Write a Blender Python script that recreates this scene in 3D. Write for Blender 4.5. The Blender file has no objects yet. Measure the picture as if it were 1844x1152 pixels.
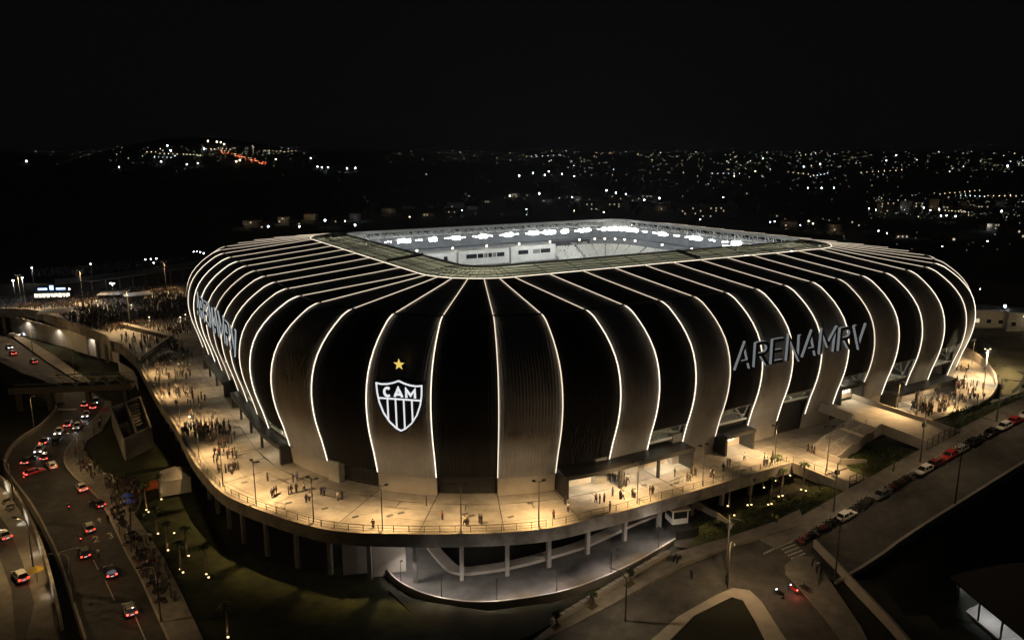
import bpy, bmesh, math, random
import numpy as np
from mathutils import Vector, Matrix
random.seed(7); rng = np.random.default_rng(7)
PI = math.pi
SC = bpy.context.scene
COL = SC.collection

# ------------------------------------------------------------------ camera, sky, exposure
CAM_H, FPX, IW, IH = 57.2, 1380.0, 1844.0, 1152.0
PITCH = math.atan(296.0 / 1380.0)
cd = bpy.data.cameras.new('camera'); cam = bpy.data.objects.new('camera', cd); COL.objects.link(cam)
cam.location = (0, 0, CAM_H); cam.rotation_euler = (PI / 2 - PITCH, 0, 0)
cd.sensor_fit = 'HORIZONTAL'; cd.sensor_width = 36.0; cd.lens = 36.0 * FPX / IW
cd.clip_start = 1.0; cd.clip_end = 30000.0
SC.camera = cam

world = bpy.data.worlds.new('World'); SC.world = world; world.use_nodes = True
bg = world.node_tree.nodes['Background']
bg.inputs[0].default_value = (0.0019, 0.0019, 0.0021, 1); bg.inputs[1].default_value = 1.0   # night sky glow of the city

sd = bpy.data.lights.new('night_fill', 'SUN'); sd.energy = 0.006; sd.angle = 0.05; sd.color = (0.8, 0.88, 1.0)  # faint fill light added over the whole scene
night_fill = bpy.data.objects.new('night_fill', sd); COL.objects.link(night_fill); night_fill.rotation_euler = (0.6, 0.3, 0.4)

SC.view_settings.view_transform = 'Standard'; SC.view_settings.look = 'None'
SC.view_settings.exposure = 0.0; SC.view_settings.gamma = 1.0; SC.view_settings.use_curve_mapping = False
SC.cycles.use_denoising = True; SC.cycles.use_adaptive_sampling = True; SC.cycles.adaptive_threshold = .04; SC.cycles.adaptive_min_samples = 24
SC.cycles.max_bounces = 5; SC.cycles.diffuse_bounces = 2; SC.cycles.glossy_bounces = 2
SC.cycles.transmission_bounces = 3; SC.cycles.transparent_max_bounces = 6
SC.cycles.sample_clamp_indirect = 3.0; SC.cycles.sample_clamp_direct = 0.0
SC.cycles.use_light_tree = True; SC.cycles.caustics_reflective = False; SC.cycles.caustics_refractive = False

# ------------------------------------------------------------------ frames
CP, SP = math.cos(PITCH), math.sin(PITCH)
def ray(px, py):
    u = (px - IW / 2) / FPX; v = (py - IH / 2) / FPX
    return Vector((u, CP - v * SP, -SP - v * CP))
def P(px, py, z):
    d = ray(px, py); t = (z - CAM_H) / d.z
    return Vector((d.x * t, d.y * t, z))
def zat(X, Y, py):
    v = (py - IH / 2) / FPX
    k = (-SP - v * CP) / (CP - v * SP)
    return CAM_H + Y * k
TH = math.radians(30.6); UX = Vector((math.cos(TH), math.sin(TH), 0)); VX = Vector((-math.sin(TH), math.cos(TH), 0))
UC, VC = 154 * .88, 221.5 * .88
CEN = UX * UC + VX * VC
HU, HV = 62.7 * .88, 51 * .88          # near left corner centre
HUR, HVF = 40.8, 33.5                   # right and far corner centres
NL, NW = 11, 8; NS = 2 * (NL + NW) + 28   # panels along the long and short sides
ZR = 32.56
def S(u, v, z=0.0): return CEN + UX * u + VX * v + Vector((0, 0, z))
def loc_uv(p):
    return p.x * UX.x + p.y * UX.y - UC, p.x * VX.x + p.y * VX.y - VC
def rr(k, out):
    """stadium plan: rounded rectangle, NS seams, k = 6 start of the near corner; out = distance outside the corner centres"""
    k = (k - 6) % NS
    if k < 7:   a = math.radians(float(np.interp(k, range(8), (180, 193, 206.7, 219.8, 232.6, 245.1, 257.3, 270)))); return -HU + out * math.cos(a), -HV + out * math.sin(a)
    k -= 7
    if k < NL:  return -HU + k * (HU + HUR) / NL, -HV - out
    k -= NL
    if k < 7:   a = 1.5 * PI + k * PI / 14;       return HUR + out * math.cos(a), -HV + out * math.sin(a)
    k -= 7
    if k < NW:  return HUR + out, -HV + k * (HV + HVF) / NW
    k -= NW
    if k < 7:   a = k * PI / 14;                  return HUR + out * math.cos(a), HVF + out * math.sin(a)
    k -= 7
    if k < NL:  return HUR - k * (HU + HUR) / NL, HVF + out
    k -= NL
    if k < 7:   a = .5 * PI + k * PI / 14;        return -HU + out * math.cos(a), HVF + out * math.sin(a)
    k -= 7
    return -HU - out, HVF - k * (HV + HVF) / NW
def is_corner(kk):
    return kk < 7 or 7 + NL <= kk < 14 + NL or 14 + NL + NW <= kk < 21 + NL + NW or 21 + 2 * NL + NW <= kk < 28 + 2 * NL + NW
def SK(k, out, z):
    u, v = rr(k, out); return S(u, v, z)
def gz(s):
    """height of the side street along the stadium's long axis (s = u + UC)"""
    return float(np.interp(s, [0, 99.6, 115.4, 142.5, 168, 230], [-14.06, -3.8, -0.9, 3.3, 6.4, 11]))
def SV(u, v, dz=0.0): return S(u, v, gz(u + UC) + dz)
def PS(px, py, dz=0.0):
    z = -2.0
    for _ in range(40):
        p = P(px, py, z); z = z * .4 + .6 * gz(p.x * UX.x + p.y * UX.y)
    p = P(px, py, z); p.z += dz
    return p

# ------------------------------------------------------------------ materials
MATS = {}
def nd(nt, t, **kw):
    n = nt.nodes.new(t)
    for k, v in kw.items(): setattr(n, k, v)
    return n
def mat(name, col, rough=.7, var=.25, scale=.6, bump=0.0, bscale=8.0, metal=0.0, spec=.4, stain=0.0, stscale=.08, objvar=0.0):
    m = bpy.data.materials.new(name); m.use_nodes = True; nt = m.node_tree; b = nt.nodes['Principled BSDF']
    b.inputs['Roughness'].default_value = rough; b.inputs['Metallic'].default_value = metal
    b.inputs['Specular IOR Level'].default_value = spec
    tc = nd(nt, 'ShaderNodeTexCoord')
    no = nd(nt, 'ShaderNodeTexNoise'); no.inputs['Scale'].default_value = scale; no.inputs['Detail'].default_value = 4
    nt.links.new(tc.outputs['Object'], no.inputs['Vector'])
    r = nd(nt, 'ShaderNodeValToRGB'); c = Vector(col)
    r.color_ramp.elements[0].position = .3; r.color_ramp.elements[1].position = .72
    r.color_ramp.elements[0].color = (*(c * (1 - var)), 1); r.color_ramp.elements[1].color = (*(c * (1 + var)), 1)
    nt.links.new(no.outputs['Fac'], r.inputs['Fac'])
    outc = r.outputs['Color']
    if stain > 0:
        n2 = nd(nt, 'ShaderNodeTexNoise'); n2.inputs['Scale'].default_value = stscale; n2.inputs['Detail'].default_value = 6; n2.inputs['Roughness'].default_value = .65
        nt.links.new(tc.outputs['Object'], n2.inputs['Vector'])
        r2 = nd(nt, 'ShaderNodeValToRGB'); r2.color_ramp.elements[0].position = .38; r2.color_ramp.elements[1].position = .6
        r2.color_ramp.elements[0].color = (1 - stain, 1 - stain, 1 - stain, 1); r2.color_ramp.elements[1].color = (1, 1, 1, 1)
        nt.links.new(n2.outputs['Fac'], r2.inputs['Fac'])
        mx = nd(nt, 'ShaderNodeMixRGB', blend_type='MULTIPLY'); mx.inputs[0].default_value = 1
        nt.links.new(outc, mx.inputs[1]); nt.links.new(r2.outputs['Color'], mx.inputs[2]); outc = mx.outputs[0]
    if objvar > 0:
        oi = nd(nt, 'ShaderNodeObjectInfo'); mr = nd(nt, 'ShaderNodeMapRange'); mr.inputs[3].default_value = 1 - objvar; mr.inputs[4].default_value = 1.0; nt.links.new(oi.outputs['Random'], mr.inputs[0])
        mo = nd(nt, 'ShaderNodeMixRGB', blend_type='MULTIPLY'); mo.inputs[0].default_value = 1; nt.links.new(outc, mo.inputs[1]); nt.links.new(mr.outputs[0], mo.inputs[2]); outc = mo.outputs[0]
    nt.links.new(outc, b.inputs['Base Color'])
    if bump > 0:
        n3 = nd(nt, 'ShaderNodeTexNoise'); n3.inputs['Scale'].default_value = bscale; n3.inputs['Detail'].default_value = 3
        nt.links.new(tc.outputs['Object'], n3.inputs['Vector'])
        bp = nd(nt, 'ShaderNodeBump'); bp.inputs['Strength'].default_value = bump; bp.inputs['Distance'].default_value = .1
        nt.links.new(n3.outputs['Fac'], bp.inputs['Height']); nt.links.new(bp.outputs['Normal'], b.inputs['Normal'])
    MATS[name] = m; return m
def emit(name, col, strength, sample=True):
    m = bpy.data.materials.new(name); m.use_nodes = True; nt = m.node_tree
    for n in list(nt.nodes): nt.nodes.remove(n)
    e = nd(nt, 'ShaderNodeEmission'); e.inputs[0].default_value = (*col, 1); e.inputs[1].default_value = strength
    o = nd(nt, 'ShaderNodeOutputMaterial'); nt.links.new(e.outputs[0], o.inputs[0])
    if not sample: m.cycles.emission_sampling = 'NONE'
    MATS[name] = m; return m
def objcolor(name, rough=.35, coat=.4, metal=.0):
    m = bpy.data.materials.new(name); m.use_nodes = True; nt = m.node_tree; b = nt.nodes['Principled BSDF']
    oi = nd(nt, 'ShaderNodeObjectInfo'); nt.links.new(oi.outputs['Color'], b.inputs['Base Color'])
    b.inputs['Roughness'].default_value = rough; b.inputs['Coat Weight'].default_value = coat; b.inputs['Metallic'].default_value = metal
    MATS[name] = m; return m
def objemit(name, k):
    m = bpy.data.materials.new(name); m.use_nodes = True; nt = m.node_tree; b = nt.nodes['Principled BSDF']
    oi = nd(nt, 'ShaderNodeObjectInfo'); ml = nd(nt, 'ShaderNodeMath', operation='MULTIPLY'); ml.inputs[1].default_value = k
    nt.links.new(oi.outputs['Color'], b.inputs['Base Color']); nt.links.new(oi.outputs['Color'], b.inputs['Emission Color'])
    nt.links.new(oi.outputs['Alpha'], ml.inputs[0]); nt.links.new(ml.outputs[0], b.inputs['Emission Strength'])
    m.cycles.emission_sampling = 'NONE'
    MATS[name] = m; return m
def ribbed(name, col, rough, amp, period):
    """profiled metal sheet: fine upright ribs across the panel (uv x in metres)"""
    m = mat(name, col, rough, .12, .35, spec=.12, stain=.12, stscale=.12); nt = m.node_tree; b = nt.nodes['Principled BSDF']
    uv = nd(nt, 'ShaderNodeUVMap'); sx = nd(nt, 'ShaderNodeSeparateXYZ'); nt.links.new(uv.outputs[0], sx.inputs[0])
    ml = nd(nt, 'ShaderNodeMath', operation='MULTIPLY'); ml.inputs[1].default_value = 2 * PI / period
    si = nd(nt, 'ShaderNodeMath', operation='SINE'); nt.links.new(sx.outputs[0], ml.inputs[0]); nt.links.new(ml.outputs[0], si.inputs[0])
    bp = nd(nt, 'ShaderNodeBump'); bp.inputs['Strength'].default_value = amp; bp.inputs['Distance'].default_value = .12
    nt.links.new(si.outputs[0], bp.inputs['Height']); nt.links.new(bp.outputs['Normal'], b.inputs['Normal'])
    return m

ribbed('panel_grey', (.30, .285, .27), .8, .35, .55)
ribbed('panel_black', (.016, .015, .014), .85, .35, .55)
mat('plinth_grey', (.32, .295, .265), .75, .1, .3, stain=.15, stscale=.2)
mat('plinth_black', (.03, .028, .026), .7)
emit('led', (1.0, .86, .66), 1.75); emit('led_bright', (1.0, .88, .70), 2.3); emit('led_dim', (1.0, .84, .62), 1.25)
emit('led_roof', (1.0, .83, .62), 1.0)
mat('bridge_dark', (.07, .066, .06), .8, .2, .5, stain=.3)
mat('pole_dark', (.09, .088, .082), .6, .1)
mat('steel_white', (.62, .62, .58), .5, .1)
mat('steel_truss', (.30, .30, .28), .5, .1)
mat('steel_grey', (.22, .22, .21), .5, .1, metal=.3)
mat('steel_dark', (.035, .035, .034), .5, .1)
mat('concrete', (.30, .285, .26), .85, .16, .5, .25, 6, stain=.25, stscale=.1)
mat('deck_slab', (.34, .325, .30), .8, .14, .5, .15, 9, stain=.42, stscale=.13, objvar=.16)
mat('deck_joint', (.05, .047, .043), .9)
mat('fascia', (.30, .28, .25), .85, .15, .5, stain=.35, stscale=.25)
mat('column', (.24, .23, .215), .85, .12, .8, stain=.2, stscale=.3)
mat('asphalt', (.055, .054, .052), .8, .3, .8, .3, 12, stain=.5, stscale=.12)
mat('asphalt_pale', (.10, .097, .092), .8, .2, .6, .3, 12, stain=.5, stscale=.14)
mat('sidewalk', (.25, .235, .21), .85, .2, .7, .2, 10, stain=.3, stscale=.15)
mat('kerb', (.36, .34, .31), .85, .12)
mat('paint', (.42, .42, .40), .7, .45, 2.5)
mat('grass', (.030, .040, .013), .95, .45, .5, .6, 5, stain=.45, stscale=.06)
mat('grass_light', (.055, .075, .022), .95, .45, .6, .6, 5, stain=.4, stscale=.08)
mat('earth', (.095, .080, .038), .95, .35, .15, .5, 2, stain=.4, stscale=.03)
mat('ground', (.030, .032, .020), 1.0, .5, .02, .4, .4, stain=.5, stscale=.004)
mat('bush', (.035, .055, .018), .8, .5, 1.2)
mat('leaf', (.045, .07, .022), .7, .5, 2.0)
mat('bark', (.16, .125, .09), .9, .3, 3)
mat('white_wall', (.72, .71, .67), .7, .08, .5, stain=.1, stscale=.3)
mat('cream_wall', (.55, .48, .37), .75, .1, .5)
mat('seat_pale', (.70, .70, .64), .5, .2, 2)
mat('seat_grey', (.19, .205, .21), .6, .2, 2)
mat('stand', (.30, .29, .27), .8, .1)
mat('roof_under', (.15, .16, .175), .6, .15, .4)
mat('wall_dark', (.014, .014, .014), .8)
mat('cloth_white', (.52, .51, .49), .8, .08, .8, .2, 3)
mat('net_orange', (.55, .13, .03), .8, .3, 2, .4, 4)
mat('cloth_blue', (.03, .06, .35), .7, .2, 2)
mat('cloth_red', (.4, .03, .03), .7, .2, 2)
mat('roof_tile', (.20, .075, .045), .85, .3, 1.5)
mat('house_wall', (.34, .30, .25), .85, .3, .3)
mat('rubber', (.018, .018, .018), .8)
mat('rim', (.35, .35, .36), .35, .1, metal=.8)
mat('chrome', (.5, .5, .5), .25, .1, metal=.9)
mat('banner', (.035, .035, .04), .7)
mat('gravel_wall', (.30, .28, .24), .9, .35, .8, .8, 3, stain=.45, stscale=.25)
gm = mat('glass', (.02, .022, .025), .08, .1, spec=.6)
emit('flood', (.97, 1.0, 1.0), 26.0)
emit('flood_warm', (1.0, .86, .66), 9.0)
emit('lamp_white', (.82, .88, 1.0), 30.0, False)
emit('lamp_warm', (1.0, .76, .42), 4.0, False)
emit('lens_warm', (1.0, .80, .50), 2.0, False)
emit('uplight', (1.0, .70, .32), 3.0, False)
emit('room_light', (1.0, .86, .62), 2.2)
emit('room_light_soft', (1.0, .90, .74), 1.5, False)
emit('sign_white', (.95, .97, 1.0), .85)
emit('sign_edge', (.80, .85, .88), .20)
emit('sign_edge_bright', (.82, .88, .90), .42); emit('sign_gold', (1.0, .72, .16), .85)
emit('sign_blue', (.35, .55, 1.0), 4.0, False)
emit('screen_white', (1, 1, 1), 2.6)
objcolor('carpaint'); objcolor('cloth', .85, 0)
objemit('carlamp', 1.0)
# translucent roof panes: daylight panels lit by spots added below them
m = bpy.data.materials.new('roof_pane'); m.use_nodes = True; nt = m.node_tree
for n in list(nt.nodes): nt.nodes.remove(n)
tc = nd(nt, 'ShaderNodeTexCoord'); no = nd(nt, 'ShaderNodeTexNoise'); no.inputs['Scale'].default_value = .35; nt.links.new(tc.outputs['Object'], no.inputs['Vector'])
rp = nd(nt, 'ShaderNodeValToRGB'); rp.color_ramp.elements[0].color = (.46, .45, .33, 1); rp.color_ramp.elements[1].color = (.62, .61, .47, 1)
nt.links.new(no.outputs['Fac'], rp.inputs['Fac'])
tr = nd(nt, 'ShaderNodeBsdfTranslucent'); di = nd(nt, 'ShaderNodeBsdfDiffuse'); mx = nd(nt, 'ShaderNodeMixShader'); mx.inputs[0].default_value = .62
nt.links.new(rp.outputs[0], tr.inputs[0]); nt.links.new(rp.outputs[0], di.inputs[0])
o = nd(nt, 'ShaderNodeOutputMaterial'); nt.links.new(di.outputs[0], mx.inputs[1]); nt.links.new(tr.outputs[0], mx.inputs[2]); nt.links.new(mx.outputs[0], o.inputs[0])
MATS['roof_pane'] = m
# clear window glass
m = bpy.data.materials.new('clear_glass'); m.use_nodes = True; nt = m.node_tree
for n in list(nt.nodes): nt.nodes.remove(n)
tr = nd(nt, 'ShaderNodeBsdfTransparent'); tr.inputs[0].default_value = (.75, .78, .76, 1)
gl = nd(nt, 'ShaderNodeBsdfGlossy'); gl.inputs['Roughness'].default_value = .08; mx = nd(nt, 'ShaderNodeMixShader'); mx.inputs[0].default_value = .12
o = nd(nt, 'ShaderNodeOutputMaterial'); nt.links.new(tr.outputs[0], mx.inputs[1]); nt.links.new(gl.outputs[0], mx.inputs[2]); nt.links.new(mx.outputs[0], o.inputs[0])
MATS['clear_glass'] = m

# ------------------------------------------------------------------ mesh helpers
def link(name, me, parent=None):
    o = bpy.data.objects.new(name, me); COL.objects.link(o)
    if parent is not None: o.parent = parent
    return o
def tag(o, label=None, cat=None, group=None, kind=None):
    if label: o['label'] = label
    if cat: o['category'] = cat
    if group: o['group'] = group
    if kind: o['kind'] = kind
    return o
def empty(name, loc, rz=0.0):
    o = bpy.data.objects.new(name, None); COL.objects.link(o); o.location = loc; o.rotation_euler = (0, 0, rz); o.empty_display_size = .3
    return o
class MB:
    def __init__(s): s.v = []; s.f = []; s.m = []; s.uv = None
    def add(s, vs, fs, mi=0):
        b = len(s.v); s.v += [tuple(x) for x in vs]; s.f += [tuple(b + i for i in f) for f in fs]; s.m += [mi] * len(fs); return s
    def hexa(s, p, mi=0):   # 8 points: bottom 4 ccw, top 4 ccw
        return s.add(p, [(3, 2, 1, 0), (4, 5, 6, 7), (0, 1, 5, 4), (1, 2, 6, 5), (2, 3, 7, 6), (3, 0, 4, 7)], mi)
    def box(s, c, d, mi=0, rz=0.0):
        x, y, z = d[0] / 2, d[1] / 2, d[2] / 2; cs, sn = math.cos(rz), math.sin(rz); q = []
        for dz in (-z, z):
            for dx, dy in ((-x, -y), (x, -y), (x, y), (-x, y)): q.append((c[0] + dx * cs - dy * sn, c[1] + dx * sn + dy * cs, c[2] + dz))
        return s.hexa(q, mi)
    def bar(s, a, b, w, h=None, mi=0, up=Vector((0, 0, 1))):
        a, b = Vector(a), Vector(b); h = h or w; d = (b - a)
        if d.length < 1e-6: return s
        d.normalize(); u = up if abs(d.dot(up)) < .98 else Vector((1, 0, 0)); x = d.cross(u).normalized() * w / 2; y = x.cross(d).normalized() * h / 2
        return s.hexa([a - x - y, a + x - y, a + x + y, a - x + y, b - x - y, b + x - y, b + x + y, b - x + y], mi) if False else s.add(
            [a - x - y, a + x - y, a + x + y, a - x + y, b - x - y, b + x - y, b + x + y, b - x + y],
            [(0, 1, 2, 3), (7, 6, 5, 4), (0, 4, 5, 1), (1, 5, 6, 2), (2, 6, 7, 3), (3, 7, 4, 0)], mi)
    def tube(s, pts, rs, n=8, mi=0, cap=True):
        pts = [Vector(p) for p in pts]; rs = [rs] * len(pts) if not hasattr(rs, '__len__') else rs; b = len(s.v)
        for i, p in enumerate(pts):
            d = (pts[min(i + 1, len(pts) - 1)] - pts[max(i - 1, 0)]).normalized(); u = Vector((0, 0, 1)) if abs(d.z) < .9 else Vector((1, 0, 0))
            x = d.cross(u).normalized(); y = d.cross(x)
            for k in range(n): a = 2 * PI * k / n; s.v.append(tuple(p + (x * math.cos(a) + y * math.sin(a)) * rs[i]))
        for i in range(len(pts) - 1):
            for k in range(n): s.f.append((b + i * n + k, b + i * n + (k + 1) % n, b + (i + 1) * n + (k + 1) % n, b + (i + 1) * n + k)); s.m.append(mi)
        if cap:
            s.f.append(tuple(b + k for k in range(n))[::-1]); s.m.append(mi); s.f.append(tuple(b + (len(pts) - 1) * n + k for k in range(n))); s.m.append(mi)
        return s
    def prism(s, poly, z0, z1, mi=0, mis=None):   # poly: list of (x,y) or (x,y,z) (z added)
        n = len(poly); ps = [Vector((p[0], p[1], p[2] if len(p) > 2 else 0)) for p in poly]
        ar = sum(ps[i].x * ps[(i + 1) % n].y - ps[(i + 1) % n].x * ps[i].y for i in range(n))
        if ar < 0: ps = ps[::-1]
        lo = [p + Vector((0, 0, z0)) for p in ps]; hi = [p + Vector((0, 0, z1)) for p in ps]; b = len(s.v)
        s.v += [tuple(p) for p in lo + hi]; mis = mi if mis is None else mis
        s.f.append(tuple(b + n + i for i in range(n))); s.m.append(mi); s.f.append(tuple(b + i for i in range(n))[::-1]); s.m.append(mis)
        for i in range(n): j = (i + 1) % n; s.f.append((b + i, b + j, b + n + j, b + n + i)); s.m.append(mis)
        return s
    def build(s, name, mats, parent=None, smooth=False):
        me = bpy.data.meshes.new(name); me.from_pydata(s.v, [], s.f)
        for m in ([mats] if isinstance(mats, str) else mats): me.materials.append(MATS[m])
        me.polygons.foreach_set('material_index', s.m)
        if smooth: me.polygons.foreach_set('use_smooth', [True] * len(me.polygons))
        me.update(); return link(name, me, parent)
def strip_mb(left, right, thick=0.0):
    """ribbon between two polylines (lists of Vectors), optionally with thickness"""
    b = MB(); n = len(left)
    b.add(list(left) + list(right), [(i, n + i, n + i + 1, i + 1) for i in range(n - 1)])
    return b
def flip_up(o):
    me = o.data; bm = bmesh.new(); bm.from_mesh(me); bmesh.ops.recalc_face_normals(bm, faces=bm.faces); bm.to_mesh(me); bm.free(); return o
def copy_tree(o, parent=None):
    c = o.copy(); COL.objects.link(c); c.parent = parent
    for ch in list(o.children): copy_tree(ch, c)
    return c
def spot(name, loc, target, power, col, ang=100, blend=.7, radius=.25):
    radius = .03
    ld = bpy.data.lights.new(name, 'SPOT'); ld.energy = power; ld.color = col; ld.spot_size = math.radians(ang); ld.spot_blend = blend; ld.shadow_soft_size = radius
    o = bpy.data.objects.new(name, ld); COL.objects.link(o); o.location = loc
    o.rotation_euler = (Vector(target) - Vector(loc)).to_track_quat('-Z', 'Y').to_euler(); return o
def point(name, loc, power, col, radius=.2):
    radius = .05
    ld = bpy.data.lights.new(name, 'POINT'); ld.energy = power; ld.color = col; ld.shadow_soft_size = radius
    o = bpy.data.objects.new(name, ld); COL.objects.link(o); o.location = loc; return o
def area(name, loc, target, sx, sy, power, col):
    ld = bpy.data.lights.new(name, 'AREA'); ld.shape = 'RECTANGLE'; ld.size = sx; ld.size_y = sy; ld.energy = power; ld.color = col
    o = bpy.data.objects.new(name, ld); COL.objects.link(o); o.location = loc
    o.rotation_euler = (Vector(target) - Vector(loc)).to_track_quat('-Z', 'Y').to_euler(); return o
def arc_pts(pxs, z):   # pixel polyline -> ground points, resampled smoothly (Catmull-Rom)
    ps = [P(x, y, z) if not callable(z) else z(x, y) for x, y in pxs]; return smooth_line(ps)
def smooth_line(ps, sub=5):
    out = []
    for i in range(len(ps) - 1):
        p0, p1, p2, p3 = ps[max(i - 1, 0)], ps[i], ps[i + 1], ps[min(i + 2, len(ps) - 1)]
        for t in np.linspace(0, 1, sub, endpoint=False):
            t = float(t); out.append(.5 * ((2 * p1) + (p2 - p0) * t + (2 * p0 - 5 * p1 + 4 * p2 - p3) * t * t + (3 * p1 - p0 - 3 * p2 + p3) * t ** 3))
    out.append(ps[-1]); return out
def inside(poly, x, y):
    c = False; n = len(poly); j = n - 1
    for i in range(n):
        if (poly[i][1] > y) != (poly[j][1] > y) and x < (poly[j][0] - poly[i][0]) * (y - poly[i][1]) / (poly[j][1] - poly[i][1]) + poly[i][0]: c = not c
        j = i
    return c
def clip_poly(sub, clip):   # clip any polygon by a convex ccw polygon
    out = list(sub)
    for i in range(len(clip)):
        a, b = clip[i], clip[(i + 1) % len(clip)]; inp = out; out = []
        if not inp: break
        def sd_(p): return (b[0] - a[0]) * (p[1] - a[1]) - (b[1] - a[1]) * (p[0] - a[0])
        for j in range(len(inp)):
            c, d = inp[j - 1], inp[j]; sc, sd2 = sd_(c), sd_(d)
            if sd2 >= 0:
                if sc < 0: t = sc / (sc - sd2); out.append((c[0] + (d[0] - c[0]) * t, c[1] + (d[1] - c[1]) * t))
                out.append(d)
            elif sc >= 0: t = sc / (sc - sd2); out.append((c[0] + (d[0] - c[0]) * t, c[1] + (d[1] - c[1]) * t))
    res = []
    for p in out:
        if not res or (abs(p[0] - res[-1][0]) + abs(p[1] - res[-1][1])) > .02: res.append(p)
    return res
def parea(p): return abs(sum(p[i - 1][0] * p[i][1] - p[i][0] * p[i - 1][1] for i in range(len(p)))) / 2
ORD = ['first', 'second', 'third', 'fourth', 'fifth', 'sixth', 'seventh', 'eighth', 'ninth', 'tenth', 'eleventh', 'twelfth', 'thirteenth', 'fourteenth', 'fifteenth', 'sixteenth', 'seventeenth', 'eighteenth', 'nineteenth', 'twentieth']
WARM = (1.0, .64, .28)
# ------------------------------------------------------------------ terrain
def sstep(a, b, x):
    t = min(max((x - a) / (b - a), 0), 1); return t * t * (3 - 2 * t)
def mixf(a, b, t): return a + (b - a) * t
def far_h(x, y):
    z = -13 + 0.020 * max(0, y - 1100) + 3 * math.sin(x * .006 + 1) * math.sin(y * .005) + 6 * math.sin(x * .0021 + y * .0013) * sstep(500, 1500, y)
    z += 92 * math.exp(-((x + 640) / 330) ** 2 - ((y - 1650) / 330) ** 2)
    z += 55 * math.exp(-((x + 1500) / 600) ** 2 - ((y - 2100) / 400) ** 2)
    z += 40 * math.exp(-((x - 1700) / 500) ** 2 - ((y - 2400) / 500) ** 2)
    z += 22 * math.exp(-((x - 330) / 160) ** 2 - ((y - 420) / 160) ** 2)
    z -= .012 * max(0, y - 5200)
    return z
def gh(x, y):
    u = x * UX.x + y * UX.y - UC; v = x * VX.x + y * VX.y - VC; s = u + UC
    base = -10.4
    if v < -100 and u > -110:
        g = gz(s)
        if v > -116:
            near = mixf(-9.0, mixf(-6.0, -.4, sstep(-24, -16, u)), sstep(-62, -40, u))
            z = mixf(near, g - .3, sstep(-103, -115.5, v))
        elif v > -131.5 or u < -37: z = g - .35
        else: z = mixf(g - 1.2, min(g - 5.0, -10.0) if u < 40 else g - 5, sstep(-131.5, -142, v))
        base = mixf(base, z, sstep(-95, -60, u))
    if u > 62 and v > -116:
        du = max(u - HUR, 0); dv = max(-v - HV, v - HVF, 0); off = math.hypot(du, dv)
        z = 2.5 + 4.5 * sstep(55, 110, off)
        base = mixf(base, z, sstep(50, 60, off) * sstep(62, 74, u))
    r = math.hypot(u, v)
    return mixf(base, far_h(x, y), sstep(175, 420, r))
def axis(lo, hi, step, end_lo, end_hi):
    a = list(np.arange(lo, hi + .01, step)); st = step; x = hi
    while x < end_hi: st *= 1.13; x += st; a.append(x)
    st = step; x = lo
    while x > end_lo: st *= 1.13; x -= st; a.insert(0, x)
    return a
xs = axis(-170, 190, 3.2, -9000, 9000); ys = axis(40, 420, 3.2, -400, 12000)
gv = [(x, y, gh(x, y)) for y in ys for x in xs]; nx = len(xs)
gf = [(j * nx + i, j * nx + i + 1, (j + 1) * nx + i + 1, (j + 1) * nx + i) for j in range(len(ys) - 1) for i in range(nx - 1)]
b = MB(); b.v = gv; b.f = gf; b.m = [0] * len(gf)
tag(b.build('ground', 'ground', smooth=True), kind='structure')
def hit(px, py, tmax=14000):
    d = ray(px, py); t = 60.0
    while t < tmax:
        p = Vector((0, 0, CAM_H)) + d * t
        if p.z <= gh(p.x, p.y): return Vector((p.x, p.y, gh(p.x, p.y)))
        t += max(1.5, t * .008)
    return None

# ------------------------------------------------------------------ the raised deck round the stadium
def ring_pts(pl): return pl
deck_uv = []
for px, py in [(247, 647), (285, 715), (320, 767), (348, 822), (375, 857), (403, 885), (434, 902), (483, 921), (535, 938), (587, 951), (640, 957), (700, 959), (756, 960), (822, 959.5), (905, 957), (996, 948), (1076, 929), (1121, 918), (1240, 885)]:
    deck_uv.append(loc_uv(P(px, py, 0)))
sm = smooth_line([Vector((a[0], a[1], 0)) for a in deck_uv], 3); deck_uv = [(p.x, p.y) for p in sm]
deck_uv = deck_uv + [(-19.4, -103.6), (-19.6, -116.0), (-13.5, -116.0), (-13.5, -112.0), (-10.6, -108.4), (-7.5, -108.4), (-5.0, -103.7), (1.0, -103.6), (14, -103.8), (30, -103.5), (47, -102.7), (56, -100.3), (64.3, -97.1), (72, -92.5), (79.5, -86.4), (86, -79.4), (91, -71), (94.5, -58), (95, -40), (95, 45), (50, 88), (-60, 88), (-112, 70), (-117, 46)]
deck = empty('deck', S(0, 0, 0)); tag(deck, kind='structure')
base = MB(); base.prism([S(u, v)[:2] for u, v in deck_uv], -1.0, -.06)
o = base.build('deck_base', 'deck_joint', deck); o.matrix_parent_inverse = deck.matrix_world.inverted() if False else Matrix.Translation(-S(0, 0, 0))
def setp(o, parent):   # parent without moving
    o.parent = parent; o.matrix_parent_inverse = Matrix.Translation(-parent.location); return o
dpoly = deck_uv if sum(deck_uv[i - 1][0] * deck_uv[i][1] - deck_uv[i][0] * deck_uv[i - 1][1] for i in range(len(deck_uv))) > 0 else deck_uv[::-1]
rings = [46.5, 51.0, 53.6, 57.2, 60.8, 66]
gap = .07
n_slab = 0; far_mb = MB()
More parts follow.
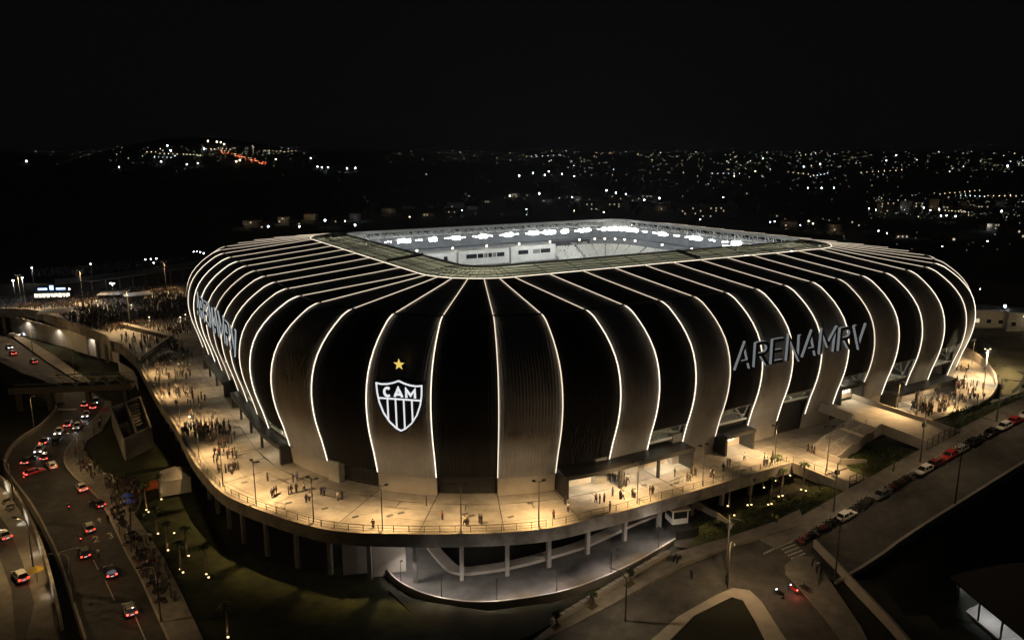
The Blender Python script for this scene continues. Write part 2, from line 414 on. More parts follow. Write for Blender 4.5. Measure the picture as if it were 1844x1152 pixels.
def slab(q, thing):
    global n_slab
    ar = sum(q[i - 1][0] * q[i][1] - q[i][0] * q[i - 1][1] for i in range(4))
    if ar < 0: q = q[::-1]
    cx = sum(p[0] for p in q) / 4; cy = sum(p[1] for p in q) / 4
    qs = []
    for p in q:
        d = math.hypot(p[0] - cx, p[1] - cy); k = max(0, 1 - gap * 1.3 / max(d, .1)); qs.append((cx + (p[0] - cx) * k, cy + (p[1] - cy) * k))
    pl = clip_poly(dpoly, qs)
    if len(pl) < 3 or parea(pl) < .4: return
    m = MB(); m.prism([S(a, c)[:2] for a, c in pl], -.058, 0)
    if cy < 20 and n_slab < 290 and (cy < -30 or cx < -60):
        setp(m.build('paving_slab', 'deck_slab'), thing); n_slab += 1
    else:
        far_mb.prism([S(a, c)[:2] for a, c in pl], -.058, 0)
for k2 in range(2 * NS):
    k = k2 / 2
    big = (k % 1 == 0)
    for i in range(len(rings) - 1):
        if i != 1 and not big: continue
        st = .5 if i == 1 else 1.0
        slab([rr(k, rings[i]), rr(k + st, rings[i]), rr(k + st, rings[i + 1]), rr(k, rings[i + 1])], deck)
for (u0, u1) in ((-19.4, -13.0), (-13.0, -5.0), (-5, 2)):
    for v0 in (-116.2,): slab([(u0, v0), (u1, v0), (u1, v0 + 4.9), (u0, v0 + 4.9)], deck)
o = far_mb.build('paving_slabs_beyond', 'deck_slab'); setp(o, deck); o['kind'] = 'stuff'
# fascia beam along the open edge and the columns below it
edge = [S(u, v) for u, v in deck_uv[:-23]]
edge_r = [S(u, v) for u, v in deck_uv]
def fascia(pts, name, h0, h1, w, parent, m='fascia'):
    f = MB(); L = []
    for i, p in enumerate(pts):
        a = pts[max(i - 1, 0)]; c = pts[min(i + 1, len(pts) - 1)]; d = (c - a); n = Vector((d.y, -d.x, 0)).normalized(); L.append((p, n))
    for i in range(len(L) - 1):
        (p, n), (q, n2) = L[i], L[i + 1]
        f.hexa([p + Vector((0, 0, h0)), q + Vector((0, 0, h0)), q + n2 * w + Vector((0, 0, h0)), p + n * w + Vector((0, 0, h0)),
                p + Vector((0, 0, h1)), q + Vector((0, 0, h1)), q + n2 * w + Vector((0, 0, h1)), p + n * w + Vector((0, 0, h1))])
    o = flip_up(f.build(name, m)); setp(o, parent); return o
fascia(edge, 'edge_beam', -2.1, .12, .5, deck)
fascia([S(-19.4, -103.2), S(-19.6, -116.3)], 'edge_beam', -1.9, .12, .4, deck)
soff = MB(); n = len(edge); inn = [S(*[c * .965 for c in loc_uv(p)]) for p in edge]
for i in range(n - 1): soff.hexa([edge[i] + Vector((0, 0, -1.9)), edge[i + 1] + Vector((0, 0, -1.9)), inn[i + 1] + Vector((0, 0, -1.9)), inn[i] + Vector((0, 0, -1.9)), edge[i] + Vector((0, 0, -1.1)), edge[i + 1] + Vector((0, 0, -1.1)), inn[i + 1] + Vector((0, 0, -1.1)), inn[i] + Vector((0, 0, -1.1))])
setp(flip_up(soff.build('edge_slab', 'fascia')), deck)
def along(pts, step, start=0.0):
    out = []; acc = -start; nxt = 0.0; tot = 0.0
    for i in range(len(pts) - 1):
        a, c = pts[i], pts[i + 1]; L = (c - a).length
        while nxt <= tot + L:
            if nxt >= tot: t = (nxt - tot) / max(L, 1e-6); out.append((a + (c - a) * t, (c - a).normalized()))
            nxt += step
        tot += L
    return out
for p, d in along(edge, 7.6, 2):
    n = Vector((-d.y, d.x, 0)); c = p + n * 2.6
    z0 = gh(c.x, c.y) - .3
    if c.z - z0 > 3:
        m = MB(); m.box((c.x, c.y, (z0 - 1.9) / 2), (.65, .65, -1.9 - z0), 0, math.atan2(d.y, d.x)); m.box((c.x, c.y, -2.25), (1.3, 1.0, .7), 0, math.atan2(d.y, d.x))
        setp(m.build('column', 'column'), deck)
# railings: each stretch is one railing with posts and rails
def railing(pts, label, h=1.15, step=2.4, inset=.25, matn='steel_grey'):
    t = empty('railing', pts[0]); tag(t, label, 'railing', 'guard rails of the deck')
    po = along(pts, step); P2 = [(p + Vector((-d.y, d.x, 0)) * inset, d) for p, d in po]
    me = None
    for p, d in P2:
        if me is None:
            m = MB(); m.box((0, 0, h / 2), (.09, .09, h)); o = m.build('post', matn, t); me = o.data; o.location = p - t.location
        else: o = link('post', me, t); o.location = p - t.location
        o.rotation_euler[2] = math.atan2(d.y, d.x)
    for hh, w in ((h, .08), (h * .55, .05), (h * .2, .05)):
        m = MB()
        for i in range(len(P2) - 1): m.bar(P2[i][0] + Vector((0, 0, hh)), P2[i + 1][0] + Vector((0, 0, hh)), w)
        setp(m.build('rail', matn), t)
    return t
i0 = min(range(len(edge)), key=lambda i: (edge[i] - P(403, 885, 0)).length); i1 = min(range(len(edge)), key=lambda i: (edge[i] - P(996, 948, 0)).length)
railing(edge[:i0 + 1], 'thin steel guard rail along the deck edge above the left road')
railing(edge[i0:i1 + 1], 'thin steel guard rail round the curved deck corner below the shield')
railing(edge[i1:], 'thin steel guard rail along the deck edge above the ramp and guard booth')
railing([S(-19.4, -103.8), S(-19.4, -115.8)], 'short steel guard rail beside the sunken palm garden')
# ------------------------------------------------------------------ stadium
st = empty('stadium', S(0, 0, 0)); tag(st, 'black and grey ribbed stadium with glowing light strips and open bright roof', 'stadium')
def part(mb, name, m, smooth=False, parent=None):
    o = mb.build(name, m, None, smooth)
    if parent is None: return setp(o, st)
    o.parent = parent; o.matrix_parent_inverse = Matrix.Translation(-S(0, 0, 0)); return o
PROF = [(ZR, 14.5), (31.9, 20.5), (31.25, 27.0), (30.55, 34.0), (29.9, 40.5), (29.6, 41.4), (29.15, 42.45), (28.55, 43.5), (27.85, 44.5), (26.7, 45.95), (25.2, 47.45), (23.5, 48.75), (21.85, 49.6), (20, 50.2), (18.25, 50.5), (16.6, 50.62), (15, 50.55), (13.3, 50.35), (11.55, 50.0), (9.6, 49.45), (7.6, 48.8), (5.5, 48.25), (3.5, 47.75)]
pz = [p[0] for p in PROF][::-1]; po_ = [p[1] for p in PROF][::-1]
def out_at(z): return float(np.interp(z, pz, po_))
OPEN = {14: 8.0, 16: 9.0, 18: 9.4, 20: 10.6, 22: 11.3, 24: 12.4, 26: 12.4, 28: 11, 12: 4.6, 10: 3.5, 8: 3.6, 6: 6.0, 4: 9.0, 2: 10.5, 0: 11.5, -2: 12}
def panel(k, zend, lift):
    prof = [(z, o) for z, o in PROF if z > zend + .3] + [(zend, out_at(zend))]
    corner = (k - 6) % 36 if True else 0
    kk = (k - 6) % NS; nc = 6 if is_corner(kk) else 3
    cols = np.linspace(0, 1, nc + 1); vs = []; uvs = []; dist = 0
    for j, (z, o_) in enumerate(prof):
        if j: dist += math.hypot(z - prof[j - 1][0], o_ - prof[j - 1][1])
        p0 = SK(k, o_ + lift, z); p1 = SK(k + .9999, o_ + lift, z); w = (p1 - p0).length
        for c in cols:
            vs.append(SK(k + float(c) * .9999, o_ + lift, z)); uvs.append(((float(c) - .5) * w, dist))
    n = nc + 1; fs = [(j * n + i, j * n + i + 1, (j + 1) * n + i + 1, (j + 1) * n + i) for j in range(len(prof) - 1) for i in range(nc)]
    nb = len(vs)
    vs2 = []                               # edge returns give the sheet its depth
    for j, (z, o_) in enumerate(prof):
        for e in (0, .9999): vs2.append(SK(k + e, o_ + lift - .5, z if j else z - .3)); uvs.append((0, 0))
    vs += vs2
    for j in range(len(prof) - 1):
        a = nb + j * 2; fs.append((j * n, (j + 1) * n, a + 2, a)); fs.append((j * n + nc, a + 1, a + 3, (j + 1) * n + nc))
    m = MB(); m.add(vs, fs); me = bpy.data.meshes.new('facade_panel'); me.from_pydata([tuple(x) for x in vs], [], fs)
    uvl = me.uv_layers.new(name='UVMap')
    li = np.zeros(len(me.loops), dtype=np.int32); me.loops.foreach_get('vertex_index', li)
    uvl.data.foreach_set('uv', np.array(uvs, dtype=np.float32)[li].ravel())
    return me
for k in range(NS):
    light = k % 2 == 1; visible = True
    zend = 3.3 if light else OPEN.get(k, OPEN.get(k - NS, 9.0))
    me = panel(k, zend, .30 if light else 0.0); me.materials.append(MATS['panel_grey' if light else 'panel_black'])
    me.polygons.foreach_set('use_smooth', [True] * len(me.polygons)); o = link('facade_panel', me); setp(o, st)
    if light:   # smooth plinth under the ribbed sheet
        m = MB(); cols = np.linspace(0, .9999, 7 if is_corner((k - 6) % NS) else 3); vs = []
        for z, oo in ((3.3, out_at(3.5) + .26), (0.0, out_at(3.5) - .15)):
            for c in cols: vs.append(SK(k + float(c), oo, z))
            for c in cols: vs.append(SK(k + float(c), oo - .6, z))
        n = len(cols); fs = []
        for i in range(n - 1): fs += [(i, i + 1, 2 * n + i + 1, 2 * n + i)]
        fs += [(0, 2 * n, 3 * n, n), (n - 1, 2 * n - 1, 4 * n - 1, 3 * n - 1)]
        m.add(vs, fs); part(m, 'plinth', 'plinth_grey')
# light strips on the seams, split at the kink
def strip_mesh(k, z_hi, z_lo, w, h, zs=None):
    m = MB(); pr = [(z, o_) for z, o_ in PROF if z_lo <= z <= z_hi]
    pts = [SK(k, o_ + .42, z + (.12 if z > 29 else 0)) for z, o_ in pr]
    c = S(0, 0, 0)
    if len(pts) < 2: return None
    t = SK(k + .06, 50, 10) - SK(k - .06, 50, 10); t.normalize(); b0 = 0; vs = []; fs = []
    for i, p in enumerate(pts):
        d = (pts[min(i + 1, len(pts) - 1)] - pts[max(i - 1, 0)]).normalized(); nrm = d.cross(t).normalized()
        if nrm.dot(p - c - Vector((0, 0, 8))) < 0: nrm = -nrm
        for s1, s2 in ((-1, 0), (-1, 1), (1, 1), (1, 0)): vs.append(p + t * s1 * w / 2 + nrm * (s2 * h - .1))
    for i in range(len(pts) - 1):
        for e in range(4): fs.append((i * 4 + e, i * 4 + (e + 1) % 4, i * 4 + 4 + (e + 1) % 4, i * 4 + 4 + e))
    fs += [(0, 1, 2, 3), tuple(len(vs) - 4 + e for e in (3, 2, 1, 0))]
    m.add(vs, fs); return m
for k in range(NS):
    lo = 3.5
    m = strip_mesh(k, 33, 29.85, .13, .1); o = part(m, 'light_strip', 'led_roof')
    m = strip_mesh(k, 29.95, lo, .15, .12); o = part(m, 'light_strip', random.choice(('led', 'led', 'led_bright', 'led_dim')))
m = MB()      # glowing line round the outer rim of the glazed roof ring
for q in range(4 * NS):
    a, c = SK(q / 4, 14.85, ZR + .03), SK((q + 1) / 4, 14.85, ZR + .03); m.bar(a, c, .14, .12)
part(m, 'rim_light', 'led')
m = MB()      # dark lap joint in the cladding at the roof shoulder
for q in range(4 * NS): m.bar(SK(q / 4, 40.3, 30.05), SK((q + 1) / 4, 40.3, 30.05), .18, .34)
part(m, 'lap_joint', 'steel_dark')
# translucent roof ring: panes between dark ribs
IUL, IUR, IVN, IVF, IR = -60.3, 48.3, -50.5, 36.5, 7.0
def inner(k):
    kk = (k - 6) % NS; f0 = 0
    for n, t in ((7, 0), (NL, 1), (7, 2), (NW, 3), (7, 4), (NL, 5), (7, 6), (NW, 7)):
        if kk < f0 + n:
            f = (kk - f0) / n
            if t % 2 == 0:
                x, y = {0: (IUL + IR, IVN + IR), 2: (IUR - IR, IVN + IR), 4: (IUR - IR, IVF - IR), 6: (IUL + IR, IVF - IR)}[t]; ang = {0: PI, 2: 1.5 * PI, 4: 0, 6: .5 * PI}[t] + f * PI / 2
                return x + IR * math.cos(ang), y + IR * math.sin(ang)
            if t == 1: return mixf(IUL + IR, IUR - IR, f), IVN
            if t == 3: return IUR, mixf(IVN + IR, IVF - IR, f)
            if t == 5: return mixf(IUR - IR, IUL + IR, f), IVF
            return IUL, mixf(IVF - IR, IVN + IR, f)
        f0 += n
def RI(k, t, dz=0.0):
    a = rr(k, 14.3); c = inner(k); return S(mixf(a[0], c[0], t), mixf(a[1], c[1], t), ZR + .1 + .85 * t + dz)
farp = MB(); T = [0, .25, .5, .75, 1.0]; npane = 0
def pane_steps():
    k = 0.0
    while k < NS - 1e-6:
        st_ = .5 if is_corner((k - 6) % NS) else 1.0; yield k, st_; k += st_
for k, st_ in pane_steps():
    kk = (k - 6) % NS
    for i in range(4):
        g = .012; gt = .012
        q = [RI(k + g, T[i] + gt), RI(k + st_ - g, T[i] + gt), RI(k + st_ - g, T[i + 1] - gt), RI(k + g, T[i + 1] - gt)]
        if kk < 25 or kk > 57: m = MB(); m.add(q, [(0, 1, 2, 3)]); part(m, 'roof_pane', 'roof_pane'); npane += 1
        else: farp.add(q, [(0, 1, 2, 3)])
o = part(farp, 'roof_panes_beyond', 'roof_pane'); o['kind'] = 'stuff'
m = MB()
for k, st_ in pane_steps(): m.bar(RI(k, 0, .04), RI(k, 1, .04), .10, .14)
for q in range(4 * NS):
    for t in T: m.bar(RI(q / 4, t, .05), RI((q + 1) / 4, t, .05), .13 if t in (0, 1.0) else .10, .14)
part(m, 'roof_rib', 'steel_dark')
for k in (19, 4.0):    # dark walkways across the ring
    m = MB(); m.bar(RI(k, -.01, .35), RI(k, 1.01, .35), 1.0, .5); part(m, 'roof_walkway', 'steel_dark')
m = MB()
for q in range(4 * NS): m.bar(RI(q / 4, 1.0, -.1), RI((q + 1) / 4, 1.0, -.1), .5, .9)
part(m, 'roof_edge_beam', 'steel_truss')
# roof truss hanging below the inner edge
m = MB(); N = 3 * NS
def TRS(i, t, z): k = i / 3; a = RI(k, t); return Vector((a.x, a.y, z))
for i in range(N):
    j = i + 1
    m.bar(TRS(i, .98, 30.4), TRS(j, .98, 30.4), .28, .28); m.bar(TRS(i, .45, 30.9), TRS(j, .45, 30.9), .25, .25)
    m.bar(TRS(i, .98, 30.4), TRS(i, .98, 33.6), .16, .16)
    m.bar(TRS(i, .98, 30.4), TRS(j, .98, 33.6), .15, .15)
    if i % 2 == 0: m.bar(TRS(i, .98, 30.4), TRS(i, .45, 32.8), .18, .18); m.bar(TRS(i, .45, 30.9), TRS(i, .98, 33.4), .14, .14); m.bar(TRS(i, .45, 30.9), TRS(i + 1, .45, 32.9), .16, .16)
part(m, 'roof_truss', 'steel_truss')
# roof underside: closes the shell above the stands
m = MB(); vs = []; fs = []
for q in range(2 * NS + 1):
    for o_, z in ((14.0, 31.4), (30, 29.0), (44, 26.0), (44, 0.0)): vs.append(SK(q / 2 % NS, o_, z))
for q in range(2 * NS):
    for e in range(3): fs.append((q * 4 + e, q * 4 + e + 1, q * 4 + 5 + e, q * 4 + 4 + e))
m.add(vs, fs); part(m, 'roof_underside', 'roof_under')
# stands: stepped upper tier, pitch
m = MB(); rows = 12; vs = []; fs = []
for q in range(2 * NS + 1):
    for r_ in range(rows):
        o_ = 2.4 + r_ * 1.05; z = 15.8 + r_ * .62
        vs.append(SK(q / 2 % NS, o_, z)); vs.append(SK(q / 2 % NS, o_ + 1.05, z))
n = rows * 2
for q in range(2 * NS):
    for e in range(n - 1): fs.append((q * n + e, q * n + e + 1, q * n + n + e + 1, q * n + n + e))
m.add(vs, fs); part(m, 'upper_stand', 'stand')
m = MB(); vs = []; fs = []
for q in range(2 * NS + 1):
    for o_, z in ((15.0, 22.0), (15.0, 25.4), (16.5, 25.6), (16.5, 31.0)): vs.append(SK(q / 2 % NS, o_, z))
for q in range(2 * NS):
    for e in range(3): fs.append((q * 4 + e, q * 4 + e + 1, q * 4 + 5 + e, q * 4 + 4 + e))
m.add(vs, fs); part(m, 'stand_back_wall', 'roof_under')
m = MB(); vs = []; fs = []
for q in range(2 * NS + 1):
    for o_, z in ((2.4, 15.8), (2.4, 10.2), (9, 10.2), (9, 6.0), (-14, -5.0)): vs.append(SK(q / 2 % NS, o_, z) if o_ > -5 else S((rr(q / 2 % NS, 1)[0] + 7) * .72 - 7, (rr(q / 2 % NS, 1)[1] + 5.7) * .72 - 5.7, z))
for q in range(2 * NS):
    for e in range(4): fs.append((q * 5 + e, q * 5 + e + 1, q * 5 + 6 + e, q * 5 + 5 + e))
m.add(vs, fs); part(m, 'lower_stand', 'stand')
m = MB(); m.prism([S(u, v)[:2] for u, v in ((-52, -38), (38, -38), (38, 27), (-52, 27))], -5.6, -5.0); part(m, 'pitch', 'grass')
# seats on the far stands (uncountable rows): small folded seats
sv = MB(); sg = MB()
for q in range(0, 720):
    k = 29 + q * 30 / 720
    for r_ in range(1, 12):
        o_ = 2.85 + r_ * 1.05; z = 15.8 + r_ * .62
        u, v = rr(k, o_)
        if v > 0 and -52 < u < 24.5 and 4 < o_ < 15.5: continue
        if (k * 1.0) % 1.6 < .13: continue
        if random.random() < .07: continue
        p = S(u, v, z); p2 = SK(k + 30 / 720 * .72, o_, z); d = p2 - p; nn = Vector((-d.y, d.x, 0)).normalized() * .1
        tgt = sg if (v > 0 and u < 25) else sv
        tgt.add([p - nn, p2 - nn, p2 + nn * 3, p + nn * 3, p - nn + Vector((0, 0, .75)), p2 - nn + Vector((0, 0, .75)), p2 + nn + Vector((0, 0, .7)), p + nn + Vector((0, 0, .7))], [(4, 5, 6, 7), (0, 1, 5, 4), (1, 2, 6, 5), (3, 0, 4, 7), (2, 3, 7, 6)])
o = part(sv, 'pale_seats', 'seat_pale'); o['kind'] = 'stuff'
o = part(sg, 'grey_seats', 'seat_grey'); o['kind'] = 'stuff'
# hospitality boxes on the far long stand
segs = [(-50, -37.5, 24.3), (-36.8, -17.6, 24.5), (-16.8, 3.6, 24.7), (4.4, 23.6, 24.9)]
for i, (u0, u1, zt) in enumerate(segs):
    m = MB(); a = S(u0, 50); c = S(u1, 50)
    m.prism([S(u0, 42.2)[:2], S(u1, 42.2)[:2], S(u1, 49)[:2], S(u0, 49)[:2]], 15.2, zt); bx = part(m, 'hospitality_box', 'white_wall')
    x = u0 + 1.2
    while x < u1 - 2.4:
        w = random.choice((1.4, 2.2, 3.0, 4.2))
        if x + w > u1 - .6: break
        if random.random() < .62:
            m = MB(); m.prism([S(x, 42.12)[:2], S(x + w, 42.12)[:2], S(x + w, 42.19)[:2], S(x, 42.19)[:2]], 21.6 + i * .15, 23.1 + i * .15)
            part(m, 'box_window', 'steel_grey' if random.random() < .6 else 'glass')
        x += w + .35
    m = MB(); m.prism([S(u0 + .4, 39.2)[:2], S(u1 - .4, 39.2)[:2], S(u1 - .4, 42.1)[:2], S(u0 + .4, 42.1)[:2]], 15.3, 19.0); part(m, 'box_balcony', 'seat_grey')
# banners hung on the dark upper wall
m = MB(); m.prism([S(u, v)[:2] for u, v in ((25, 48.2), (44, 48.2), (44, 48.6), (25, 48.6))], 22.6, 25.2); part(m, 'upper_wall', 'banner')
m = MB(); m.prism([S(u, v)[:2] for u, v in ((56.2, 36), (56.2, -30), (56.6, -30), (56.6, 36))], 22.6, 25.2); part(m, 'upper_wall', 'banner')
def text_mesh(txt, size, fr, name, mname):
    cu = bpy.data.curves.new('text', 'FONT'); cu.body = txt; cu.size = size; cu.align_x = 'CENTER'; to = bpy.data.objects.new('text', cu); COL.objects.link(to)
    me = bpy.data.meshes.new_from_object(to.evaluated_get(bpy.context.evaluated_depsgraph_get())); bpy.data.objects.remove(to)
    for v in me.vertices: v.co = fr(v.co.x, v.co.y)
    me.materials.clear(); me.materials.append(MATS[mname]); me.name = name; return me
setp(link('banner_lettering', text_mesh('DRA JOVEM', 1.5, lambda a, c: S(38.5 + a, 48.1, 23.2 + c), 'banner_lettering', 'white_wall')), st)
# floodlight clusters on the truss of the two far sides
flood_ks = []
def flood_cluster(k, nlamp, big):
    t = .96; m = MB(); w = .055
    for j in range(nlamp):
        kk = k + (j - (nlamp - 1) / 2) * .11
        a = RI(kk, t); p = Vector((a.x, a.y, 30.1 + random.uniform(-.12, .12))); cin = (S(0, 0, 0) - p); cin.z = 0; cin.normalize()
        s_ = .55 if big else .12; rz = math.atan2(cin.y, cin.x)
        m.box((p.x + cin.x * .5, p.y + cin.y * .5, p.z), (.3, s_ * 2, s_ * 2), 0, rz)
    part(m, 'floodlight_cluster', 'flood')
for k in (31.6, 33.2, 35.2, 37.0, 38.8, 40.2, 41.4, 42.8, 44.0, 45.6, 47.0, 48.0, 48.8, 49.6, 50.8, 52.0, 53.2, 54.2, 55.4, 57): flood_cluster(k, random.choice((2, 3, 3, 4, 5)), True)
for k in np.arange(30, 59, .62): flood_cluster(float(k), 3, False)
for k in np.arange(31, 58, 1.55):     # small warm lamps under the roof, further back
    m = MB(); p = SK(float(k), 11.5, 25.6); m.box(p, (.55, .55, .5)); part(m, 'stand_lamp', 'flood_warm')
m = MB(); m.prism([S(u, v)[:2] for u, v in ((46.5, -19), (46.5, -30), (46.9, -30), (46.9, -19))], 26.8, 29.4); part(m, 'scoreboard', 'screen_white')
# the floodlights' light
for k, pw in ((33, 9000), (37, 9000), (43, 9000), (48, 9000), (53, 9000), (59, 9000), (11, 9000), (16, 9000), (20, 9000), (27, 9000), (1, 9000), (5, 9000)):
    a = RI(k, 1.05); ar = area('floodlight', Vector((a.x, a.y, 29.0)), S(rr(k, 0)[0] * -.55 - 7, rr(k, 0)[1] * -.55 - 6, 10), 5, 1.2, pw * .42, (.96, 1.0, .98))
for k in np.arange(0, NS, 1.0):  # upward fill spots added to make the roof panes glow
    a = RI(float(k), .55); spot('pane_fill', Vector((a.x, a.y, 28.6)), Vector((a.x, a.y, 40)), 430, (1.0, .97, .80), 150, .5)
# ---- lower openings between the grey panels: concourse, braces, glass
def opening(k, ztop, zfloor, lit):
    g = .03
    m = MB(); m.add([SK(k + g, 44.5, 0), SK(k + 1 - g, 44.5, 0), SK(k + 1 - g, 44.5, ztop + .5), SK(k + g, 44.5, ztop + .5)], [(0, 1, 2, 3)]); part(m, 'concourse_wall', 'cream_wall')
    m = MB(); m.hexa([SK(k + g, 44.4, zfloor - .3), SK(k + 1 - g, 44.4, zfloor - .3), SK(k + 1 - g, out_at(zfloor) - .35, zfloor - .3), SK(k + g, out_at(zfloor) - .35, zfloor - .3),
                      SK(k + g, 44.4, zfloor), SK(k + 1 - g, 44.4, zfloor), SK(k + 1 - g, out_at(zfloor) - .35, zfloor), SK(k + g, out_at(zfloor) - .35, zfloor)]); part(m, 'concourse_floor', 'concrete')
    zt = ztop
    for (a, za, c, zc) in ((.06, zfloor, .5, zt), (.5, zt, .94, zfloor), (.06, zt - .4, .94, zfloor + .8)):
        m = MB(); m.tube([SK(k + a, out_at(za) - .9, za), SK(k + c, out_at(zc) - .9, zc)], .17, 6); part(m, 'brace', 'steel_white')
    m = MB(); m.bar(SK(k + .03, out_at(zfloor) - .25, zfloor + .1), SK(k + .97, out_at(zfloor) - .25, zfloor + .1), .25, .3); part(m, 'sill', 'steel_white')
    m = MB(); m.bar(SK(k + .03, out_at(zt) - .3, zt - .1), SK(k + .97, out_at(zt) - .3, zt - .1), .25, .35); part(m, 'header', 'steel_grey')
    for i in range(3):
        a, c = k + .03 + i * .313, k + .03 + (i + 1) * .313 - .02
        m = MB(); m.add([SK(a, out_at(zfloor) - .4, zfloor + .2), SK(c, out_at(zfloor) - .4, zfloor + .2), SK(c, out_at(zt) - .4, zt - .25), SK(a, out_at(zt) - .4, zt - .25)], [(0, 1, 2, 3)]); part(m, 'window_pane', 'clear_glass')
    if lit > 0:
        m = MB(); m.bar(SK(k + .15, 46.0, zt - .3), SK(k + .85, 46.0, zt - .3), .35, .12); part(m, 'ceiling_lamp', 'room_light' if lit > 1 else 'room_light_soft'); c = SK(k + .5, 46.6, zt - .6); point('concourse_light', c, 650 if lit > 1 else 110, (1, .88, .66), .4)
    # dark cladding below the floor of the opening
    m = MB(); m.add([SK(k + .01, 47.0, 0), SK(k + .99, 47.0, 0), SK(k + .99, 47.0, zfloor - .3), SK(k + .01, 47.0, zfloor - .3)], [(0, 1, 2, 3)]); part(m, 'dark_cladding', 'plinth_black')
for k, zt, zf, lit in ((14, 8, 5.2, 1), (16, 9, 5.6, 1), (18, 9.4, 7.4, 1), (20, 10.6, 7.6, 2), (22, 11.3, 6.6, 2), (24, 12.4, 7.4, 2), (26, 12.0, 7.4, 1), (6, 6.0, 4.2, 1), (4, 9, 4.6, 2), (2, 10.5, 5.2, 2), (0, 11.5, 5.6, 2), (64, 12, 5.6, 2)): opening(k, zt, zf, lit)
for k in (8, 10, 12):    # closed dark bays: stepped louvre slats down to the deck
    m = MB(); m.add([SK(k + .01, 46.6, 0), SK(k + .5, 46.6, 0), SK(k + .99, 46.6, 0), SK(k + .99, 46.9, 5), SK(k + .5, 46.9, 5), SK(k + .01, 46.9, 5)], [(0, 1, 4, 5), (1, 2, 3, 4)]); part(m, 'dark_cladding', 'plinth_black')
    for i in range(9):
        z = .4 + i * .38; m = MB()
        for c in range(4): m.bar(SK(k + .04 + c * .23, 46.9, z), SK(k + .04 + (c + 1) * .23, 46.9, z), .22, .08)
        part(m, 'louvre_slat', 'plinth_black')
for k, zt in ((8, 3.8), (12, 4.8), (14, 6.0)):   # grey service boxes tucked beside the panels
    kk = k + .02 if k == 8 else k + .72
    m = MB(); q = [SK(kk, 46.8, .0), SK(kk + .24, 46.8, 0), SK(kk + .24, 48.3, 0), SK(kk, 48.3, 0)]; m.hexa(q + [x + Vector((0, 0, zt)) for x in q]); part(m, 'service_box', 'concrete')

# ---- dark framed entrance porches standing on the deck
def porch(k0, k1, depth, h, label, z0=0.0, windows=True, crowd=False, power=160):
    t = empty('entrance_porch', SK((k0 + k1) / 2, 48, z0)); tag(t, label, 'porch')
    def pp(mb, name, m):
        return setp(mb.build(name, m), t)
    NN = max(2, int((k1 - k0) * 3)); ks = np.linspace(k0, k1, NN + 1)
    m = MB()
    for a, c in zip(ks[:-1], ks[1:]):
        q = [SK(float(a), 46.8, z0 + h - .55), SK(float(c), 46.8, z0 + h - .55), SK(float(c), 47.6 + depth, z0 + h - .55), SK(float(a), 47.6 + depth, z0 + h - .55)]
        m.hexa(q + [x + Vector((0, 0, .5 + (.25 if i < 2 else 0))) for i, x in enumerate(q)])
    pp(flip_mb(m), 'roof', 'steel_dark')
    m = MB()
    for a, c in zip(ks[:-1], ks[1:]): m.bar(SK(float(a), 47.65 + depth, z0 + h - .3), SK(float(c), 47.65 + depth, z0 + h - .3), .18, .75)
    pp(m, 'fascia', 'steel_dark')
    for kk in (k0, k1):
        m = MB(); q = [SK(kk, 47.0, z0), SK(kk + (.06 if kk == k0 else -.06), 47.0, z0), SK(kk + (.06 if kk == k0 else -.06), 47.5 + depth, z0), SK(kk, 47.5 + depth, z0)]
        m.hexa(q + [x + Vector((0, 0, h - .56)) for x in q]); pp(flip_mb(m), 'side_wall', 'steel_dark')
    kk = math.ceil(k0 + .4)
    while kk < k1 - .3:
        m = MB(); c = SK(kk, 47.3 + depth, z0); m.box(c + Vector((0, 0, (h - .56) / 2)), (.45, .45, h - .56), 0, TH); pp(m, 'pillar', 'steel_dark'); kk += 1
    m = MB()
    for a, c in zip(ks[:-1], ks[1:]): m.add([SK(float(a), 47.05, z0), SK(float(c), 47.05, z0), SK(float(c), 47.05, z0 + h - .6), SK(float(a), 47.05, z0 + h - .6)], [(0, 1, 2, 3)])
    pp(m, 'back_wall', 'cream_wall')
    if windows:
        x = k0 + .12
        while x < k1 - .2:
            if random.random() < .75:
                m = MB(); m.add([SK(x, 47.12, z0 + 1.2), SK(x + .09, 47.12, z0 + 1.2), SK(x + .09, 47.12, z0 + 2.5), SK(x, 47.12, z0 + 2.5)], [(0, 1, 2, 3)]); pp(m, 'ticket_window', 'room_light')
            x += .115
    m = MB()
    for a, c in zip(ks[:-1], ks[1:]): m.bar(SK(float(a) + .06, 48.0 + depth * .35, z0 + h - .62), SK(float(c) - .06, 48.0 + depth * .35, z0 + h - .62), .4, .1)
    pp(m, 'ceiling_lamp', 'room_light')
    nl = max(1, round(k1 - k0))
    for i in range(nl):
        c = SK(k0 + (i + .5) * (k1 - k0) / nl, 48.0 + depth * .4, z0 + h - .8); l = spot('porch_lamp', c, c - Vector((0, 0, 1)), power * 1.7, (1, .80, .52), 150, .5, .3)
    return t
def flip_mb(m): return m
porch(12.03, 14.97, 4.2, 4.2, 'long dark framed entrance porch with lit ticket windows beside the first black bay', power=800)
porch(16.05, 16.97, 3.0, 4.2, 'small dark framed porch with a round emblem on its lit wall', power=420)
porch(20.05, 20.97, 2.2, 4.0, 'dark framed upper doorway where the foot bridge meets the stadium', z0=4.3, power=600)
porch(22.05, 24.7, 4.0, 4.4, 'long dark framed porch facing the crowded plaza at the far right', windows=False, power=380)
porch(3.05, 6.98, 2.4, 3.8, 'long dark framed porch along the side above the left deck', windows=False, power=220)
porch(-.9, 2.1, 2.4, 3.8, 'dark framed porch farthest back along the left deck', windows=False, power=220)
